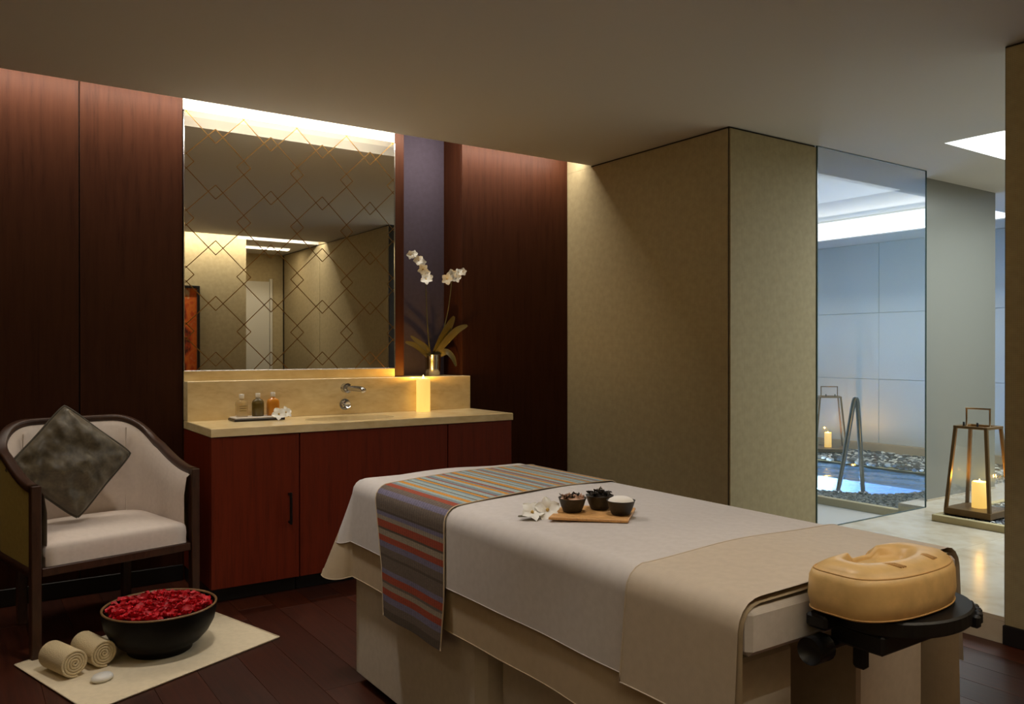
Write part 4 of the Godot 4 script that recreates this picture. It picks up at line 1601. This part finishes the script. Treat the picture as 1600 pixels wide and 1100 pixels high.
# =====================================================================
# things on the vanity
# =====================================================================
func build_counter_things() -> void:
	var y := 0.9003
	var t := thing("amenity_tray", "dark tray with white liner on the worktop under the bottles", "tray")
	var st := mb(false)
	prism(st, [Vector2(1.262, 4.560), Vector2(1.545, 4.560), Vector2(1.545, 4.690), Vector2(1.262, 4.690)], y, y + 0.014, 0.003)
	obj("base", st, M.tray_dark, t)
	var s2 := mb(false)
	prism(s2, [Vector2(1.268, 4.566), Vector2(1.539, 4.566), Vector2(1.539, 4.684), Vector2(1.268, 4.684)], y + 0.014, y + 0.022, 0.002)
	obj("liner", s2, M.tray_white, t)
	var yb := y + 0.0225
	# a squat square bottle, a round shouldered one, a square amber one
	var kinds := [[1.318, 4.62, M.oil_clear, 0.032, 0.098, "square clear glass bottle of pale oil with white cap", true], [1.412, 4.63, M.oil_olive, 0.034, 0.100, "round shouldered bottle of dark olive oil with white cap", false], [1.500, 4.635, M.oil_amber, 0.033, 0.102, "square bottle of amber oil with white cap beside the flower", true]]
	for k in kinds:
		var b := thing("oil_bottle", k[5], "bottle", P(k[0], yb, k[1]), 0.0, "oil bottles on the vanity tray")
		var s3 := mb()
		var r: float = k[3]
		var h: float = k[4]
		var prof := [[0.0, 0.0], [0.92, 0.0], [1.0, 0.04], [1.0, 0.72], [0.93, 0.84], [0.72, 0.93], [0.36, 0.98], [0.34, 1.06]]
		var rows := []
		for p in prof:
			var row := []
			for j in 28:
				var a := TAU * j / 28
				var e := 0.42 if k[6] else 1.0
				var cx := signf(cos(a)) * pow(absf(cos(a)), e)
				var cz := signf(sin(a)) * pow(absf(sin(a)), e)
				var m := clampf((p[0] - 0.4) / 0.5, 0.0, 1.0)
				row.append(Vector3(lerpf(cos(a), cx, m) * p[0] * r, p[1] * h, -lerpf(sin(a), cz, m) * p[0] * r * 0.8))
			rows.append(row)
		grid(s3, rows, true)
		obj("flask", s3, k[2], b)
		var s4 := mb()
		lathe(s4, [[0.0, h * 1.30], [0.0125, h * 1.30], [0.0135, h * 1.28], [0.0135, h * 1.05], [0.0, h * 1.05]], Vector3.ZERO, 20)
		obj("cap", s4, M.cap_white, b)
		if k[0] < 1.4:
			var s5 := mb(false)
			for l in 3:
				cbox(s5, Vector3(0, h * (0.62 - 0.13 * l), r * 0.8 + 0.0002), Vector3(r * (1.2 - 0.2 * (l % 2)), 0.0022, 0.0006), 0.0)
			obj("print", s5, M.oil_olive, b)
	loose_flower(P(1.505, y + 0.032, 4.545), Vector3(-0.2, 0.55, 0.8), 0.042, 0.2, "white orchid flower at the tray edge in front of the amber bottle", "orchid flowers on the vanity tray")
	loose_flower(P(1.548, y + 0.040, 4.560), Vector3(0.3, 0.5, 0.8), 0.038, 0.9, "white orchid flower overhanging the end of the vanity tray", "orchid flowers on the vanity tray")
	candle(P(2.49, y, 4.665), 0.045, 0.215, 0.13, "thick glowing cream pillar candle on the vanity worktop", "pillar candles")

func candle(at: Vector3, r: float, h: float, energy: float, label: String, group: String) -> void:
	var c := thing("pillar_candle", label, "candle", at, 0.0, group)
	var st := mb()
	lathe(st, [[0.0, 0.0], [r, 0.0], [r, h * 0.93], [r * 0.97, h * 0.975], [r * 0.86, h], [r * 0.74, h * 0.985], [r * 0.62, h * 0.94], [0.0, h * 0.92]], Vector3.ZERO, 32)
	obj("wax", st, M.candle_wax, c)
	var s2 := mb()
	tube(s2, [Vector3(0, h * 0.91, 0), Vector3(0.001, h * 0.97, 0)], 0.0015, 6)
	obj("wick", s2, M.black_metal, c)
	var s3 := mb()
	lathe(s3, [[0.0, h * 0.955], [0.006, h * 0.97], [0.008, h * 1.0], [0.005, h * 1.05], [0.0, h * 1.11]], Vector3.ZERO, 12)
	obj("flame", s3, M.flame_glow, c)
	var l := OmniLight3D.new()
	l.name = "lamp_light"
	c.add_child(l, true)
	l.position = Vector3(0, h * 1.01, 0)
	l.light_size = 0.012
	l.light_color = Color(1.0, 0.74, 0.30)
	l.light_energy = energy
	l.omni_range = 6.0
	l.shadow_enabled = true

func leaf(st: SurfaceTool, pts: Array, w: float) -> void:
	var path := curve(pts, 5)
	var rows := []
	var n := path.size()
	for i in n:
		var f := float(i) / (n - 1)
		var d: Vector3 = (path[mini(i + 1, n - 1)] - path[maxi(i - 1, 0)]).normalized()
		var side := d.cross(Vector3(0.2, 0.3, 0.9)).normalized()
		var nrm := side.cross(d)
		var ww := w * pow(sin(PI * clampf(0.06 + f * 0.90, 0.0, 0.98)), 0.7)
		rows.append([path[i] - side * ww, path[i] - nrm * ww * 0.25, path[i] + side * ww])
	grid(st, rows)

func build_orchid() -> void:
	var v := thing("silver_vase", "small silver vase in the purple niche holding the orchid", "vase", P(2.705, 1.1205, 4.93))
	var st := mb()
	lathe(st, [[0.0, 0.001], [0.044, 0.0], [0.049, 0.004], [0.052, 0.05], [0.054, 0.10], [0.056, 0.142], [0.058, 0.146], [0.054, 0.146], [0.051, 0.10], [0.0, 0.09]], Vector3.ZERO, 36)
	obj("body", st, M.vase_silver, v)
	var o := thing("orchid_plant", "white orchid with two flower sprays in the silver vase", "plant")
	var b0 := P(2.700, 1.23, 4.93)
	var stems := [[b0, P(2.668, 1.34, 4.915), P(2.645, 1.52, 4.90), P(2.632, 1.68, 4.89), P(2.622, 1.79, 4.885), P(2.585, 1.87, 4.88), P(2.508, 1.935, 4.88)],
		[b0, P(2.745, 1.36, 4.90), P(2.785, 1.54, 4.87), P(2.790, 1.70, 4.83), P(2.782, 1.79, 4.80), P(2.80, 1.815, 4.79), P(2.862, 1.835, 4.79)]]
	for s in stems:
		var s1 := mb()
		tube(s1, curve(s, 6), 0.0042, 7, 0.0022)
		obj("stem", s1, M.orchid_stem, o)
	var fl := [[2.505, 1.932, 4.87, 0.030], [2.527, 1.940, 4.865, 0.026], [2.562, 1.900, 4.865, 0.036], [2.590, 1.888, 4.87, 0.030], [2.590, 1.840, 4.86, 0.040], [2.614, 1.812, 4.865, 0.036], [2.612, 1.775, 4.855, 0.042], [2.640, 1.785, 4.87, 0.032],
		[2.738, 1.778, 4.79, 0.040], [2.772, 1.812, 4.785, 0.038], [2.800, 1.790, 4.78, 0.038], [2.826, 1.822, 4.785, 0.032], [2.858, 1.832, 4.785, 0.028]]
	var k := 0
	for f in fl:
		var face_to := Vector3(-0.35 + 0.2 * sin(k * 2.1), -0.05 + 0.25 * sin(k * 1.3), 0.9)
		var s2 := mb()
		blossom(s2, P(f[0], f[1], f[2]), face_to, f[3], k * 0.7)
		var bl := obj("blossom", s2, M.white_petal, o)
		var s3 := mb()
		heart(s3, P(f[0], f[1], f[2]), face_to, f[3] * 0.24)
		obj("flower_heart", s3, M.petal_heart, bl)
		k += 1
	var lv := [[[b0, P(2.74, 1.33, 4.90), P(2.79, 1.44, 4.875), P(2.835, 1.53, 4.86)], 0.034], [[b0, P(2.76, 1.34, 4.87), P(2.835, 1.43, 4.83), P(2.905, 1.468, 4.80)], 0.026],
		[[b0, P(2.65, 1.30, 4.90), P(2.575, 1.345, 4.88), P(2.505, 1.39, 4.87)], 0.024], [[b0, P(2.64, 1.275, 4.92), P(2.56, 1.325, 4.90), P(2.475, 1.35, 4.89)], 0.024],
		[[b0, P(2.775, 1.285, 4.88), P(2.815, 1.25, 4.85), P(2.838, 1.185, 4.84)], 0.026], [[b0, P(2.655, 1.265, 4.87), P(2.625, 1.275, 4.84), P(2.60, 1.31, 4.82)], 0.018]]
	for l in lv:
		var s4 := mb()
		leaf(s4, l[0], l[1])
		obj("leaf", s4, M.orchid_leaf, o)

# =====================================================================
# lanterns, artwork
# =====================================================================
func lantern(at: Vector3, turn: float, bw: float, tw: float, H: float, label: String) -> void:
	var o := thing("floor_lantern", label, "lantern", at, turn, "tall tapered floor lanterns")
	var hb := bw / 2
	var ht := tw / 2
	var st := mb(false)
	cbox(st, Vector3(0, 0.022, 0), Vector3(bw, 0.044, bw), 0.003)
	obj("base", st, M.lantern_bronze, o)
	for sx in [-1.0, 1.0]:
		for sz in [-1.0, 1.0]:
			var a := Vector3(sx * (hb - 0.012), 0.044, sz * (hb - 0.012))
			var b := Vector3(sx * (ht - 0.012), H, sz * (ht - 0.012))
			var rows := []
			for p in [a, b]:
				rows.append([p + Vector3(-0.010, 0, -0.010), p + Vector3(0.010, 0, -0.010), p + Vector3(0.010, 0, 0.010), p + Vector3(-0.010, 0, 0.010)])
			var s2 := mb(false)
			grid(s2, rows, true)
			obj("post", s2, M.lantern_bronze, o)
	for e in [[Vector3(0, H, ht - 0.012), Vector3(tw, 0.018, 0.024)], [Vector3(0, H, -ht + 0.012), Vector3(tw, 0.018, 0.024)], [Vector3(ht - 0.012, H, 0), Vector3(0.024, 0.018, tw - 0.048)], [Vector3(-ht + 0.012, H, 0), Vector3(0.024, 0.018, tw - 0.048)]]:
		var s3 := mb(false)
		cbox(s3, e[0], e[1], 0.002)
		obj("top_frame", s3, M.lantern_bronze, o)
	for q in 4:
		var s4 := mb(false)
		var rot := Basis(Vector3.UP, PI / 2 * q)
		quad(s4, rot * Vector3(-hb + 0.026, 0.046, hb - 0.014), rot * Vector3(hb - 0.026, 0.046, hb - 0.014), rot * Vector3(ht - 0.026, H - 0.01, ht - 0.014), rot * Vector3(-ht + 0.026, H - 0.01, ht - 0.014))
		obj("pane", s4, M.clear_glass, o)
	var s5 := mb()
	var hz := ht - 0.035
	tube(s5, [Vector3(0, H, hz), Vector3(0, H + 0.125, hz)], 0.006, 8)
	tube(s5, [Vector3(0, H, -hz), Vector3(0, H + 0.125, -hz)], 0.006, 8)
	tube(s5, [Vector3(0, H + 0.125, hz + 0.006), Vector3(0, H + 0.125, -hz - 0.006)], 0.006, 8)
	obj("handle", s5, M.lantern_bronze, o)
	for s in [-0.4, 0.4]:
		var s6 := mb()
		lathe(s6, [[0.0, 0.03], [0.007, 0.028], [0.007, 0.0]], Vector3(-ht + 0.012, H + 0.008, s * ht), 10)
		obj("rivet", s6, M.black_metal, o)

func build_lanterns() -> void:
	var y := STEP + 0.047
	lantern(P(5.79, y + 0.004, 2.805), 0.0, 0.31, 0.225, 0.60, "tall bronze glass lantern on the stone planter beside the dark wall")
	candle(P(5.81, y + 0.0485, 2.805), 0.048, 0.18, 0.12, "short glowing pillar candle inside the lantern on the stone planter", "pillar candles")
	lantern(P(8.95, 0.045, 6.12), 0.72, 0.38, 0.26, 0.67, "tall bronze glass lantern on the pebble bed beyond the pool")
	candle(P(8.94, 0.0895, 6.13), 0.042, 0.18, 0.22, "glowing pillar candle inside the lantern beyond the pool", "pillar candles")

func build_artwork() -> void:
	var a := thing("framed_artwork", "orange abstract painting in a black frame on the rear wall", "artwork")
	var st := mb(false)
	var u0 := 1.55
	var u1 := 2.353
	var y0 := 0.75
	var y1 := 2.047
	for e in [[u0, u1, y1 - 0.03, y1], [u0, u1, y0, y0 + 0.03], [u0, u0 + 0.03, y0 + 0.03, y1 - 0.03], [u1 - 0.03, u1, y0 + 0.03, y1 - 0.03]]:
		block("frame_bar", M.frame_black, a, e[0], e[1], e[2], e[3], -0.299, -0.26, 0.002)
	grid(st, [[P(u0 + 0.03, y1 - 0.03, -0.285), P(u1 - 0.03, y1 - 0.03, -0.285)], [P(u0 + 0.03, y0 + 0.03, -0.285), P(u1 - 0.03, y0 + 0.03, -0.285)]])
	obj("canvas", st, M.orange_canvas, a)
